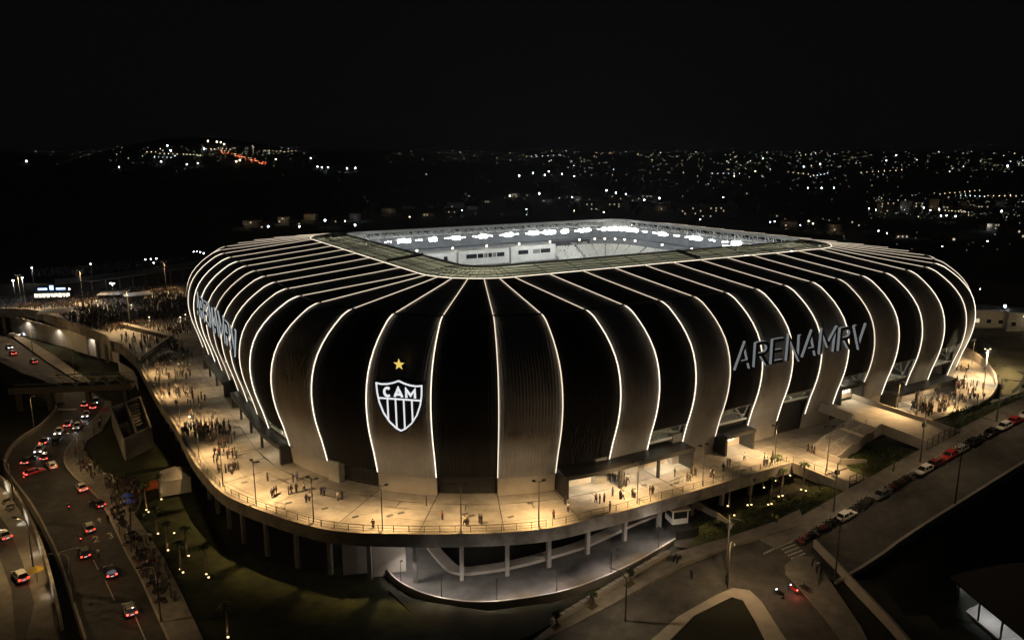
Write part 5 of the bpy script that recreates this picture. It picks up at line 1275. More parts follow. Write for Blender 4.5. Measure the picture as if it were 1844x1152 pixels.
for i in range(7):
    c = f0[0].lerp(f0[1], i / 6.0) + inn_ * (dep + .3); m = MB(); m.box(c + Vector((0, 0, 1.5)), (.2, .2, 3)); setp(m.build('post', 'steel_dark'), cp)
    c = f0[0].lerp(f0[1], i / 6.0); m = MB(); m.bar(c + Vector((0, 0, .062)), c + inn_ * 5 + Vector((0, 0, .062)), .12, .012); setp(m.build('bay_line', 'paint'), cp)
for f in (.1, .35, .6, .85): c = f0[0].lerp(f0[1], f) + inn_ * (dep + 2.0); spot('parking_light', c + Vector((0, 0, 2.9)), c + inn_ * 1, 420, (.93, .97, 1), 160, .5, .3)

for x, y in ((1132, 1052), (1066, 1092), (1000, 1128)):
    m = MB(); q = [zj(x + a, y + c) + Vector((0, 0, .175)) for a, c in ((-9, 3), (4, -7), (12, 0), (0, 9))]; m.add(q, [(0, 1, 2, 3)]); tag(flip_up(m.build('tree_pit', 'earth')), kind='structure')
    tree(zj(x + 2, y), 2.6, .7, 'thin young tree in a pit on the junction pavement, %s from the junction' % ORD[(1132 - x) // 60], 90, 'young trees on the junction pavement')
# ------------------------------------------------------------------ people
def skin_person(pose):
    """one continuous body grown from a posed skeleton; returns a mesh (slots: skin, hair, shirt, trousers, shoes)"""
    J = {'pel': (0, 0, .95), 'bel': (0, .01, 1.12), 'che': (0, .0, 1.32), 'nec': (0, .0, 1.48), 'hea': (0, -.02, 1.60), 'top': (0, -.01, 1.74)}
    for s, x in (('l', 1), ('r', -1)):
        J.update({'sh' + s: (.17 * x, 0, 1.43), 'el' + s: (.24 * x, .02, 1.15), 'wr' + s: (.25 * x, -.05, .92), 'ha' + s: (.25 * x, -.07, .82), 'hi' + s: (.095 * x, 0, .90), 'kn' + s: (.10 * x, -.01, .50), 'an' + s: (.105 * x, .01, .09), 'to' + s: (.11 * x, -.15, .04)})
    for k, v in pose.items(): J[k] = v
    R = {'pel': .15, 'bel': .135, 'che': .155, 'nec': .062, 'hea': .095, 'top': .07}
    for s in 'lr': R.update({'sh' + s: .075, 'el' + s: .052, 'wr' + s: .038, 'ha' + s: .045, 'hi' + s: .10, 'kn' + s: .068, 'an' + s: .045, 'to' + s: .042})
    names = list(J); idx = {n: i for i, n in enumerate(names)}
    E = [('pel', 'bel'), ('bel', 'che'), ('che', 'nec'), ('nec', 'hea'), ('hea', 'top')]
    for s in 'lr': E += [('che', 'sh' + s), ('sh' + s, 'el' + s), ('el' + s, 'wr' + s), ('wr' + s, 'ha' + s), ('pel', 'hi' + s), ('hi' + s, 'kn' + s), ('kn' + s, 'an' + s), ('an' + s, 'to' + s)]
    me = bpy.data.meshes.new('person_skeleton'); me.from_pydata([J[n] for n in names], [(idx[a], idx[c]) for a, c in E], [])
    o = bpy.data.objects.new('person_skeleton', me); COL.objects.link(o); md = o.modifiers.new('s', 'SKIN'); md.use_smooth_shade = True
    if not me.skin_vertices: bm = bmesh.new(); bm.from_mesh(me); bm.verts.layers.skin.verify(); bm.to_mesh(me); bm.free()
    sk = me.skin_vertices[0].data
    for i, n in enumerate(names): sk[i].radius = (R[n], R[n]); sk[i].use_root = (n == 'pel')
    dg = bpy.context.evaluated_depsgraph_get(); ev = o.evaluated_get(dg); out = bpy.data.meshes.new_from_object(ev)
    bpy.data.objects.remove(o); bpy.data.meshes.remove(me); out.name = 'person'
    out.materials.clear()
    for m in ('skin_tone', 'hair', 'cloth', 'trousers', 'rubber'): out.materials.append(MATS[m])
    hz, ey = J['hea'][2], J['hea'][1]
    for p in out.polygons:
        c = p.center; mi = 2
        if c.z < .1: mi = 4
        elif c.z < .98: mi = 3
        if abs(c.x) > .19 and c.z < 1.2 or (abs(c.x) > .16 and c.z < .97 and c.z > .7): mi = 0
        if c.z > 1.49: mi = 0
        if c.z > 1.60 and (c.y > -.04 or c.z > 1.70): mi = 1
        p.material_index = mi; p.use_smooth = True
    return out
mat('skin_tone', (.17, .10, .065), .6, .5, .05); mat('hair', (.02, .016, .012), .6); mat('trousers', (.03, .032, .045), .85, .5, .03)
POSES = [{}, {'knl': (.10, -.16, .52), 'anl': (.105, -.22, .10), 'tol': (.11, -.38, .07), 'knr': (-.10, .04, .50), 'anr': (-.105, .25, .14), 'tor': (-.11, .14, .04), 'ell': (.24, .1, 1.16), 'wrl': (.25, .12, .94), 'hal': (.25, .1, .85), 'elr': (-.24, -.08, 1.16), 'wrr': (-.24, -.2, .97), 'har': (-.23, -.27, .9)},
         {'ell': (.27, -.04, 1.17), 'wrl': (.12, -.24, 1.22), 'hal': (.04, -.28, 1.27), 'elr': (-.26, .0, 1.15)}, {'ell': (.34, .0, 1.55), 'wrl': (.38, -.05, 1.80), 'hal': (.38, -.06, 1.9), 'hea': (.02, -.03, 1.61)},
         {'knl': (.13, .02, .50), 'anl': (.17, .02, .09), 'tol': (.2, -.12, .04), 'knr': (-.13, .0, .50), 'anr': (-.17, .02, .09), 'tor': (-.2, -.12, .04), 'wrl': (.16, -.14, 1.05), 'hal': (.1, -.18, 1.06), 'wrr': (-.16, -.14, 1.05), 'har': (-.1, -.18, 1.06)}]
PM = [skin_person(p) for p in POSES]
CLO = [(.02, .02, .021)] * 7 + [(.62, .61, .58), (.6, .6, .6), (.10, .10, .11), (.10, .10, .11), (.16, .04, .035), (.05, .08, .2), (.4, .36, .28)]
CNAME = {(.62, .61, .58): 'white', (.6, .6, .6): 'white', (.16, .04, .035): 'red', (.05, .08, .2): 'blue', (.4, .36, .28): 'beige', (.10, .10, .11): 'grey'}
npers = 0
def person(p, label, group, pose=None, rz=None, col=None, withcol=True):
    global npers
    pi = random.choice((0, 1, 1, 2, 4, 4, 0)) if pose is None else pose
    o = link('person', PM[pi]); o.location = p; o.rotation_euler[2] = random.uniform(0, 2 * PI) if rz is None else rz; s_ = random.uniform(.94, 1.05); o.scale = (s_, s_, s_)
    c = random.choice(CLO) if col is None else col; o.color = (*c, 1)
    cn = CNAME.get(c, 'black'); tag(o, ('person in a %s top ' % cn) + label, 'person', group + ', %s tops' % cn); npers += 1; return o
def cluster(px, py, sx, sy, n, z, where, group):
    for _ in range(n):
        x, y = random.gauss(px, sx), random.gauss(py, sy); person(P(x, y, z), where, group)
G1 = 'people on the left deck'; G2 = 'people on the deck round the corner'; G3 = 'people on the far right plaza'; G4 = 'people on the left pavement'
for a in ((318, 622, 16, 6, 9), (305, 650, 16, 9, 18), (290, 668, 10, 8, 7), (300, 700, 14, 10, 16), (318, 712, 12, 8, 8), (345, 716, 8, 5, 5)): cluster(*a, 0, 'among the crowd at the back of the left deck', G1)
for a in ((346, 755, 8, 5, 6), (340, 783, 8, 6, 8), (366, 776, 14, 8, 12), (402, 780, 12, 8, 13), (398, 806, 8, 3, 4)): cluster(*a, 0, 'in the cluster halfway along the left deck', G1)
for a in ((404, 822, 8, 4, 6), (388, 833, 5, 3, 2), (412, 850, 11, 5, 8), (428, 845, 4, 3, 2)): cluster(*a, 0, 'at the near end of the left deck', G1)
for x, y in ((482, 866), (490, 896), (494, 893), (498, 890), (520, 890), (525, 889), (534, 887), (528, 868), (535, 866), (548, 884), (552, 905), (558, 902), (579, 892), (584, 891), (608, 901), (616, 899)): person(P(x, y, 0), 'walking on the deck left of the shield panel', G2)
for x, y in ((768, 910), (797, 936), (837, 946), (842, 948), (863, 942), (867, 943)): person(P(x, y, 0), 'standing on the bright deck below the shield panel', G2)
person(P(672, 952, 0), 'perched beside the mast on the deck edge', G2, 2)
for x, y in ((1018, 908), (1023, 921), (997, 935), (1073, 905), (1080, 906), (1088, 904), (1098, 920), (1103, 893), (1117, 899), (1122, 899), (1139, 896), (1143, 896), (1170, 890), (1175, 891), (1117, 877), (1124, 876), (1128, 875), (1115, 874)): person(P(x, y, 0), 'walking on the deck before the long lit porch', G2)
for x in (1099, 1103, 1108, 1113, 1118, 1124, 1131, 1098): person(P(x, random.uniform(862, 868), 0), 'queuing at the bright doors of the long lit porch', G2)
for x, y in ((1215, 858), (1237, 866), (1242, 866), (1245, 858), (1252, 857), (1279, 858), (1283, 859), (1285, 861), (1302, 848), (1310, 841), (1314, 840), (1340, 829), (1376, 840), (1381, 838), (1389, 837), (1391, 826), (1376, 830)): person(P(x, y, 0), 'walking on the deck towards the stairs', G2)
for x, y in ((1455, 812), (1461, 815), (1466, 817), (1518, 792)): person(P(x, y, 0), 'standing near the foot of the concrete stairs', G2)
for a in ((1725, 697, 16, 5, 16), (1708, 722, 8, 7, 11), (1745, 720, 14, 3, 7), (1690, 733, 12, 5, 10), (1655, 733, 16, 4, 13), (1668, 744, 12, 4, 8), (1730, 668, 10, 3, 4)): cluster(*a, 0, 'in the crowd on the far right plaza', G3)
for a in ((228, 893, 12, 7, 10), (205, 925, 8, 10, 6), (255, 990, 12, 18, 6), (160, 842, 10, 6, 4), (180, 770, 6, 6, 4), (232, 870, 12, 4, 4)): cluster(*a, ZL + .16, 'on the left pavement beside the busy road', G4)
for x, y, dz in ((1390, 941, 0), (1398, 944, 0)): person(zj(x, y) + Vector((0, 0, .16)), 'in a hi-vis vest on the pavement by the junction', 'wardens at the junction', 4, None, (.35, .4, .05))
for x, y in ((1245, 1042), (1308, 1052)): person(zj(x, y) + Vector((0, 0, .06)), 'standing alone on the junction road', 'wardens at the junction', 0)
for x, y in ((1715, 818), (1720, 815), (1726, 816)): person(PS(x, y, .02), 'standing in the side street beside the parked cars', 'people in the side street', None, None, (.62, .61, .58))
person(zj(1135, 1045) + Vector((0, 0, .16)), 'walking on the pavement above the junction', 'people on the junction pavement'); person(ro[8].lerp(ri[8], .4), 'walking on the service ramp near the booth', 'people on the ramp'); person(P(178, 1003, ZL), 'in the road beside the painted numbers', 'people in the left road', 0, None, (.62, .61, .58))

# the mass of the crowd: one body of people nobody could count
def lowbody(p, rz, s, mi, mb):
    prof_ = [(0, .17, .09), (.45, .15, .10), (.9, .17, .11), (1.15, .16, .10), (1.42, .21, .10), (1.5, .07, .07), (1.56, .085, .10), (1.70, .085, .10), (1.76, .02, .02)]; b0 = len(mb.v); n = 6; cs, sn = math.cos(rz), math.sin(rz)
    for z, a, c in prof_:
        for k in range(n):
            t = 2 * PI * k / n; x, y = a * math.cos(t) * s, c * math.sin(t) * s; mb.v.append((p.x + x * cs - y * sn, p.y + x * sn + y * cs, p.z + z * s))
    mm = (6, 6, mi, mi, 7, 7, 8, 8)
    for i in range(len(prof_) - 1):
        for k in range(n): mb.f.append((b0 + i * n + k, b0 + i * n + (k + 1) % n, b0 + (i + 1) * n + (k + 1) % n, b0 + (i + 1) * n + k)); mb.m.append(mm[i])
mat('crowd_trousers', (.09, .085, .08), .85)
for i, c in enumerate(((.07, .068, .065), (.62, .61, .58), (.17, .16, .15), (.24, .06, .05), (.07, .09, .16), (.36, .32, .25))): mat('crowd_cloth_%d' % i, c, .85)
cmats = ['crowd_cloth_%d' % i for i in range(6)] + ['crowd_trousers', 'skin_tone', 'hair']
cm = MB()
def crowd(pxpoly, n, z, blob=.0):
    pts = [P(x, y, z) for x, y in pxpoly]; pp = [(p.x, p.y) for p in pts]; x0, x1 = min(p[0] for p in pp), max(p[0] for p in pp); y0, y1 = min(p[1] for p in pp), max(p[1] for p in pp); c = 0; tries = 0
    while c < n and tries < n * 30:
        tries += 1; x, y = random.uniform(x0, x1), random.uniform(y0, y1)
        if not inside(pp, x, y): continue
        f = .5 + .5 * math.sin(x * .21 + 1.7 * math.sin(y * .13)) * math.sin(y * .17 + 1.3 * math.sin(x * .11))
        if random.random() > (1 - blob) + blob * f: continue
        lowbody(Vector((x, y, z)), random.uniform(0, PI), random.uniform(.92, 1.06), random.choice((0, 0, 0, 0, 1, 2, 2, 2, 3, 4, 5, 5)), cm); c += 1
crowd([(150, 585), (196, 600), (240, 592), (300, 605), (345, 600), (345, 545), (330, 515), (240, 520), (120, 535), (40, 540), (30, 556), (90, 560), (120, 575)], 3000, 0, .55)
crowd([(0, 540), (60, 542), (70, 556), (0, 556)], 60, 0); crowd([(206, 600), (270, 608), (298, 612), (250, 640), (225, 622)], 60, 0, .6)
tag(cm.build('crowd', cmats), 'dense dark crowd filling the plaza at the back left', 'crowd', kind='stuff')
cm = MB(); crowd([(60, 500), (140, 498), (240, 486), (340, 470), (340, 462), (240, 474), (130, 484), (60, 488)], 700, .6, .5); crowd([(200, 880), (235, 895), (262, 880), (230, 868)], 60, ZL + .16); crowd([(215, 600), (1, 1), (1, 1)], 0, 0)
tag(cm.build('crowd', cmats), 'distant crowd on the embankment road behind the plaza', 'crowd', kind='stuff')
cm = MB(); crowd([(270, 660), (300, 690), (330, 730), (345, 775), (385, 800), (415, 770), (370, 720), (345, 670), (330, 615), (300, 625)], 130, 0, .9); crowd([(330, 770), (380, 765), (425, 790), (430, 830), (370, 800)], 50, 0, .8)
tag(cm.build('crowd', cmats), 'loose small figures thronging the left deck between the clusters', 'crowd', kind='stuff')
cm = MB(); crowd([(200, 930), (240, 935), (300, 1030), (330, 1090), (290, 1090), (240, 1000)], 50, ZL + .16, .7); crowd([(185, 860), (240, 875), (262, 885), (238, 925), (200, 905)], 90, ZL + .16, .4); crowd([(128, 820), (150, 800), (165, 830), (195, 868), (170, 868)], 26, ZL + .16, .5)
tag(cm.build('crowd', cmats), 'loose dark crowd of vendors along the left pavement', 'crowd', kind='stuff')
cm = MB(); crowd([(1640, 728), (1700, 712), (1740, 690), (1775, 695), (1755, 720), (1690, 745), (1650, 752)], 70, 0, .8)
tag(cm.build('crowd', cmats), 'loose figures filling the far right plaza between the clusters', 'crowd', kind='stuff')

# ------------------------------------------------------------------ vehicles
def loft(secs, m, mi=0):
    b0 = len(m.v); n = len(secs[0])
    for s_ in secs: m.v += [tuple(p) for p in s_]
    for i in range(len(secs) - 1):
        for k in range(n): m.f.append((b0 + i * n + k, b0 + i * n + (k + 1) % n, b0 + (i + 1) * n + (k + 1) % n, b0 + (i + 1) * n + k)); m.m.append(mi)
    m.f.append(tuple(b0 + k for k in range(n))[::-1]); m.m.append(mi); m.f.append(tuple(b0 + (len(secs) - 1) * n + k for k in range(n))); m.m.append(mi)
def make_car(hatch=True):
    root = empty('parked_car', (0, 0, -500)); L = 2.05
    def sec(x, w, zl, zh, bl=.12): return [(x, -w + bl, zl), (x, -w, zl + .16), (x, -w, zh - .12), (x, -w + .14, zh), (x, w - .14, zh), (x, w, zh - .12), (x, w, zl + .16), (x, w - bl, zl)]
    m = MB(); loft([sec(-L, .72, .36, .66), sec(-1.95, .82, .26, .80), sec(-1.5, .86, .22, .90), sec(-.6, .88, .2, .93), sec(.5, .88, .2, .92), sec(1.05, .87, .22, .86), sec(1.6, .84, .25, .78), sec(1.95, .78, .3, .68), sec(2.08, .66, .38, .58)], m); flip_up(m.build('body', 'carpaint', root, True))
    tail = -1.75 if hatch else -1.35
    def cab(x, w0, w1, z0, z1): return [(x, -w0, z0), (x, -w1, z1), (x, w1, z1), (x, w0, z0)]
    m = MB(); m.add([(tail - .12, -.78, .9), (tail - .12, .78, .9), (1.02, .78, .88), (1.02, -.78, .88), (tail + .3, -.6, 1.40), (tail + .3, .6, 1.40), (.28, .6, 1.42), (.28, -.6, 1.42)], [(0, 1, 5, 4), (1, 2, 6, 5), (2, 3, 7, 6), (3, 0, 4, 7)]); flip_up(m.build('window', 'glass', root))
    m = MB(); m.hexa([(tail + .26, -.63, 1.385), (.32, -.63, 1.405), (.32, .63, 1.405), (tail + .26, .63, 1.385), (tail + .34, -.55, 1.46), (.2, -.55, 1.475), (.2, .55, 1.475), (tail + .34, .55, 1.46)])
    for y in (-1, 1):
        for xa, xb in ((tail - .1, tail + .3), (-.3, -.28), (1.0, .3)): m.bar((xa, y * .78, .9), (xb, y * .61, 1.41), .09)
    m.build('roof', 'carpaint', root)
    for x in (-1.3, 1.3):
        for y in (-.8, .8):
            w = MB(); n = 12; w.tube([(x, y - .1, .32), (x, y + .1, .32)], .32, n); wo = w.build('wheel', 'rubber', root); r_ = MB(); r_.tube([(x, y - .115, .32), (x, y + .115, .32)], .19, 8); r_.build('rim', 'rim', wo)
    for y in (-.6, .6):
        m = MB(); m.box((2.0, y, .62), (.16, .30, .13)); m.build('headlight', 'carlamp', root); m = MB(); m.box((-2.0, y * 1.08, .74), (.14, .30, .20)); m.build('taillight', 'carlamp', root)
    m = MB(); m.box((-2.06, 0, .6), (.05, .5, .14)); m.build('number_plate', 'carlamp', root)
    for y in (-.93, .93): m = MB(); m.box((.75, y, .98), (.14, .16, .12)); m.build('mirror', 'carpaint', root)
    return root
CAR = [make_car(True), make_car(False)]
def place_car(p, heading, col, label, group, kind=0, head=0.0, tail=0.0, slope=0.0, name=None):
    o = copy_tree(CAR[kind]); o.location = p; o.rotation_euler = (0, -slope, heading); o.scale = (.94, .94, .94); tag(o, label, 'car', group); o.name = name or 'car'
    for ch in o.children:
        base = ch.name.split('.')[0]
        if base in ('body', 'roof', 'mirror'): ch.color = (*col, 1)
        elif base == 'headlight': ch.color = (.9, .93, 1, head) if head else (.5, .5, .5, 0)
        elif base == 'taillight': ch.color = (1, .05, .03, tail) if tail else (.25, .01, .01, 0)
        elif base == 'number_plate': ch.color = (.8, .82, .9, .6 if tail else 0)
    if head:
        f = Vector((math.cos(heading), math.sin(heading), 0)); spot('headlamp', p + f * 2.15 + Vector((0, 0, .65)), p + f * 12, 180, (.9, .94, 1), 65, .8, .1)
    if tail:
        f = Vector((math.cos(heading), math.sin(heading), 0)); point('tail_glow', p - f * 2.5 + Vector((0, 0, .6)), 5, (1, .1, .06), .2)
    return o
WHT, SIL, BLK, RED, DRED, GRY = (.75, .75, .73), (.42, .43, .44), (.02, .02, .022), (.42, .02, .02), (.16, .012, .012), (.18, .19, .19)
def rdir_at(px, py, a, c):   # heading from pixel a towards pixel c on the left road
    p, q = P(*a, ZL), P(*c, ZL); return math.atan2((q - p).y, (q - p).x)
near_dir = math.atan2((rkp[15] - rkp[2]).y, (rkp[15] - rkp[2]).x)
bend_dir = rdir_at(0, 0, (60, 860), (130, 760)); far_dir = rdir_at(0, 0, (170, 745), (25, 640))
LR = [(234, 1101, near_dir, GRY, 0, 9, 'grey car driving up the left road, nearest the bottom edge'), (199, 1033, near_dir, BLK, 0, 8, 'black car driving up the left road, second from the bottom edge'),
      (152, 999, near_dir, BLK, 0, 5, 'black car with dim tail lamps left of the painted numbers'), (161, 953, near_dir, SIL, 0, 3, 'silver car just above the painted lane numbers'),
      (175, 911, near_dir + .35, BLK, 0, 3, 'dark car turned in at the kerb by the vendors'), (147, 881, near_dir + .1, WHT, 0, 12, 'white car braking beside the vendors on the kerb'),
      (94, 841, near_dir + .1, WHT, 0, 1, 'white car in the middle of the bend'), (63, 853, bend_dir - .9, RED, 0, 9, 'red car braking on the outer side of the bend'), (52, 832, bend_dir - .2, BLK, 0, 11, 'dark car with bright tail lamps at the outer bend'),
      (83, 825, bend_dir, BLK, 0, 7, 'dark car with tail lamps on the inner side of the bend'), (72, 812, bend_dir + PI, WHT, 14, 0, 'white car with glaring headlamps coming round the bend'), (81, 797, bend_dir, BLK, 0, 10, 'dark braking car behind the glaring white car'),
      (107, 780, bend_dir + PI, WHT, 14, 0, 'white car with pinkish headlamps below the footbridge'), (103, 796, bend_dir, BLK, 0, 0, 'black unlit car at the inner kerb of the bend'), (124, 766, bend_dir, BLK, 0, 9, 'dark braking car below the footbridge'), (140, 770, bend_dir + PI, WHT, 2, 2, 'white car beside the braking dark car below the footbridge'),
      (156, 749, bend_dir + PI, WHT, 9, 0, 'white car with lit headlamps nearest under the footbridge'), (155, 730, bend_dir, BLK, 0, 9, 'dark braking car just under the footbridge, on its outer lane'), (170, 734, bend_dir, RED, 0, 11, 'red braking car just under the footbridge, on its inner lane'), (173, 725, bend_dir + PI, WHT, 12, 0, 'white car with headlamps emerging under the footbridge'),
      (23, 638, far_dir, RED, 0, 9, 'red car with tail lamps on the road beyond the footbridge'), (17, 627, far_dir + PI, WHT, 10, 0, 'car with headlamps on the road beyond the footbridge'), (61, 653, far_dir, BLK, 0, 4, 'dark car at the kerb beyond the footbridge')]
for x, y, h, c, hd, tl, lb in LR: place_car(P(x, y, ZL + .02), h, c, lb, 'cars on the left road', random.randint(0, 1), hd, tl)
place_car(P(37, 1041, ZU + .03), near_dir + .2, WHT, 'white car driving on the upper left street', None, 0, 0, 5); place_car(P(5, 968, ZU + .03), near_dir + .35, SIL, 'silver car at the left edge on the upper street', None, 1, 4, 3)
for x, y, lb in ((25, 606, 'car with lit lamps beside the lawn at the far left'), (92, 602, 'red lit car parked below the arcade wall'), (140, 594, 'car with white lamps under the plaza edge, left of a pair'), (157, 600, 'car with violet lamps under the plaza edge, right of a pair')):
    place_car(P(x, y, -9.0), .3, WHT if x != 92 else RED, lb, None, 0, 10 if x != 92 else 0, 8 if x == 92 else 0)
ups = math.atan(.135)
RS = [(1495, 919, WHT, 'white hatchback parked on the side street nearest the junction'), (1560, 884, GRY, 'dark silver car parked between two rows of motorcycles'), (1639, 842, WHT, 'white sedan parked before the two red cars'), (1660, 830, DRED, 'dark red car parked behind the white sedan'), (1682, 815, RED, 'bright red hatchback parked on the side street'), (1702, 805, SIL, 'silver hatchback parked beside the standing group'), (1728, 790, BLK, 'black car parked above the silver hatchback'), (1755, 775, BLK, 'second black car parked farther up the side street'), (1780, 764, WHT, 'white car parked up the street before the long red one'), (1806, 755, RED, 'red car parked near the large street tree'), (1826, 744, WHT, 'white car parked farthest up at the right edge')]
for i, (x, y, c, lb) in enumerate(RS):
    p = PS(x, y, 0); u, v = loc_uv(p); p = SV(u, -121.4, .03); place_car(p, TH + (PI if i % 3 else 0), c, lb, 'cars parked on the side street', i % 2, 0, 0, ups * (-1 if i % 3 else 1), 'parked_car')
for c in CAR:
    for ch in list(c.children):
        for g in list(ch.children): bpy.data.objects.remove(g)
        bpy.data.objects.remove(ch)
    bpy.data.objects.remove(c)
# motorcycles
def make_moto():
    root = empty('motorcycle', (0, 0, -500))
    for x in (-.65, .65):
        m = MB(); n = 12
        for k in range(n):
            a, c = 2 * PI * k / n, 2 * PI * (k + 1) / n; m.bar((x + .27 * math.cos(a), 0, .3 + .27 * math.sin(a)), (x + .27 * math.cos(c), 0, .3 + .27 * math.sin(c)), .1)
        m.build('wheel', 'rubber', root)
    m = MB(); loft([[(-.75, -.06, .62), (-.75, .06, .62), (-.75, .06, .70), (-.75, -.06, .70)], [(-.3, -.13, .45), (-.3, .13, .45), (-.3, .12, .78), (-.3, -.12, .78)], [(.1, -.15, .35), (.1, .15, .35), (.1, .15, .92), (.1, -.15, .92)], [(.4, -.1, .5), (.4, .1, .5), (.4, .1, .95), (.4, -.1, .95)]], m); flip_up(m.build('body', 'carpaint', root))
    m = MB(); m.box((-.35, 0, .82), (.75, .26, .1)); m.build('seat', 'rubber', root)
    m = MB(); m.tube([(.65, 0, .3), (.42, 0, 1.0)], .04, 6); m.bar((.42, -.36, 1.05), (.42, .36, 1.05), .04); m.build('fork', 'chrome', root)
    m = MB(); m.tube([(-.7, .14, .33), (.0, .14, .32)], .045, 6); m.build('exhaust', 'chrome', root)
    m = MB(); m.tube([(.5, 0, .9), (.56, 0, .9)], .09, 8); m.build('headlight', 'carlamp', root); m = MB(); m.box((-.78, 0, .72), (.05, .14, .08)); m.build('taillight', 'carlamp', root)
    return root
MO = make_moto()
def place_moto(p, h, col, label, group, tail=0, head=0):
    o = copy_tree(MO); o.location = p; o.rotation_euler = (.12, 0, h); tag(o, label, 'motorcycle', group)
    for ch in o.children:
        base = ch.name.split('.')[0]
        if base == 'body': ch.color = (*col, 1)
        elif base == 'headlight': ch.color = (.9, .92, 1, head)
        elif base == 'taillight': ch.color = (1, .05, .03, tail) if tail else (.2, .01, .01, 0)
rows = [((1402, 962), (1478, 928), 16, 'in the row between the junction and the white hatchback'), ((1512, 912), (1546, 895), 9, 'in the row above the white hatchback'), ((1576, 877), (1622, 852), 12, 'in the row above the dark silver car'), ((1714, 800), (1742, 785), 7, 'squeezed beside the black car up the street')]
for a, c, n, wh in rows:
    for i in range(n):
        f = (i + .5) / n; p = PS(mixf(a[0], c[0], f), mixf(a[1], c[1], f)); u, v = loc_uv(p); p = SV(u, -121.0 + random.uniform(-.25, .25), .03)
        place_moto(p, TH + PI / 2 + random.uniform(-.2, .2), random.choice((BLK, BLK, (.2, .02, .02), (.05, .05, .06), GRY)), 'parked motorcycle ' + wh, 'motorcycles parked on the side street ' + wh)
place_moto(P(123, 915, ZL + .02), near_dir, BLK, 'motorcycle with a small tail lamp riding up the left road', None, 8); place_moto(P(144, 973, ZL + .02), near_dir, BLK, 'motorcycle with a glowing lamp left of the silver car', None, 14); place_moto(P(42, 862, ZL + .02), near_dir, BLK, 'motorcycle with a red lamp at the outer bend', None, 12)
place_moto(zj(1427, 1066) + Vector((0, 0, .06)), 2.0, RED, 'motorcycle with bright red lamp at the bottom junction', None, 40, 20); place_moto(zj(1402, 1074) + Vector((0, 0, .06)), 2.1, BLK, 'motorcycle with a bluish lamp beside the red lit one', None, 0, 25); place_moto(zj(1448, 1064) + Vector((0, 0, .06)), 2.0, BLK, 'dark motorcycle waiting beside the red lit one', None)
p = zj(1427, 1068); point('moto_glow', p + Vector((0, -1.2, .8)), 40, (1, .12, .1), .2)
for i, (x, y) in enumerate(((1462, 1018), (1470, 1028), (1477, 1036))): place_moto(zj(x, y) + Vector((0, 0, .22)), 1.2, BLK, 'dark motorcycle parked on the corner island, %s from its tip' % ORD[i], 'motorcycles on the corner island')
for i, (x, y) in enumerate(((1215, 1010), (1222, 1012), (20, 915), (14, 905))):
    place_moto((zj(x, y) + Vector((0, 0, .2))) if x > 500 else P(x, y, ZU), 1.0, BLK, 'dark motorcycle left %s' % ('by the ramp head pavement' if x > 500 else 'on the upper left street'), 'motorcycles ' + ('by the ramp' if x > 500 else 'on the upper street'))
for i, (x, y) in enumerate(((236, 965), (246, 975), (232, 982), (258, 996), (250, 1005), (268, 1018), (262, 1030), (280, 1040), (274, 1055), (285, 1068), (290, 1085), (220, 945), (208, 918), (214, 930), (152, 845), (146, 836))):
    place_moto(P(x, y, ZL + .18), near_dir + 1.3 + random.uniform(-.4, .4), random.choice((BLK, BLK, (.12, .01, .01))), 'dark motorcycle parked on the pavement beside the left road', 'motorcycles parked on the left pavement')
for ch in list(MO.children): bpy.data.objects.remove(ch)
bpy.data.objects.remove(MO)
# traffic cones along the left kerb
cme = MB(); cme.tube([(0, 0, .03), (0, 0, .72)], [.16, .03], 8); cme.box((0, 0, .03), (.42, .42, .06)); cobj = None
for i, (x, y) in enumerate(((216, 963), (229, 986), (243, 1013), (255, 1040), (264, 1060), (276, 1085), (163, 879), (170, 886), (115, 820), (292, 1118))):
    if cobj is None: cobj = cme.build('traffic_cone', 'net_orange'); o = cobj
    else: o = cobj.copy(); COL.objects.link(o)
    o.location = P(x, y, ZL + .0); tag(o, 'orange traffic cone standing along the left road kerb', 'cone', 'traffic cones along the left kerb')

# loose things on the deck: crowd barriers, drain grates
bm_ = None
for i, (x, y, a) in enumerate(((660, 603 + 290, .2), (668, 895, .2), (350, 700, .9), (356, 690, .9), (420, 815, .8), (1215, 872, .55), (1222, 869, .55), (505, 915, -.4), (1325, 842, .55), (1700, 700, .3))):
    t = empty('crowd_barrier', P(x, y, 0), a); tag(t, 'low dark steel crowd barrier on the deck, ' + ['left one of two below the shield', 'right one of two below the shield', 'upper one of two amid the left crowd', 'lower one of two amid the left crowd', 'alone near the left crowd', 'left one of two before the small porch', 'right one of two before the small porch', 'alone at the left corner railing', 'alone above the sunken garden', 'alone on the far right plaza'][i], 'barrier', 'crowd barriers on the deck')
    m = MB(); m.bar((-1.1, 0, 1.0), (1.1, 0, 1.0), .05); m.bar((-1.1, 0, .2), (1.1, 0, .2), .05)
    for q in np.linspace(-1.1, 1.1, 9): m.bar((float(q), 0, .2), (float(q), 0, 1.0), .025)
    m.build('panel', 'steel_dark', t)
    for q in (-.8, .8): m = MB(); m.bar((q, -.3, .03), (q, .3, .03), .05); m.bar((q, 0, .03), (q, 0, .2), .05); m.build('foot', 'steel_dark', t)
for x, y in ((702, 928), (722, 923), (838, 925), (849, 928), (955, 905), (1160, 873), (1340, 846), (440, 868), (520, 905), (585, 915), (640, 930), (920, 930), (380, 800), (1060, 900)):
    p = P(x, y, 0); m = MB(); m.box(p + Vector((0, 0, .012)), (1.1, .6, .02), 0, TH); setp(m.build('drain_grate', 'steel_dark'), deck)
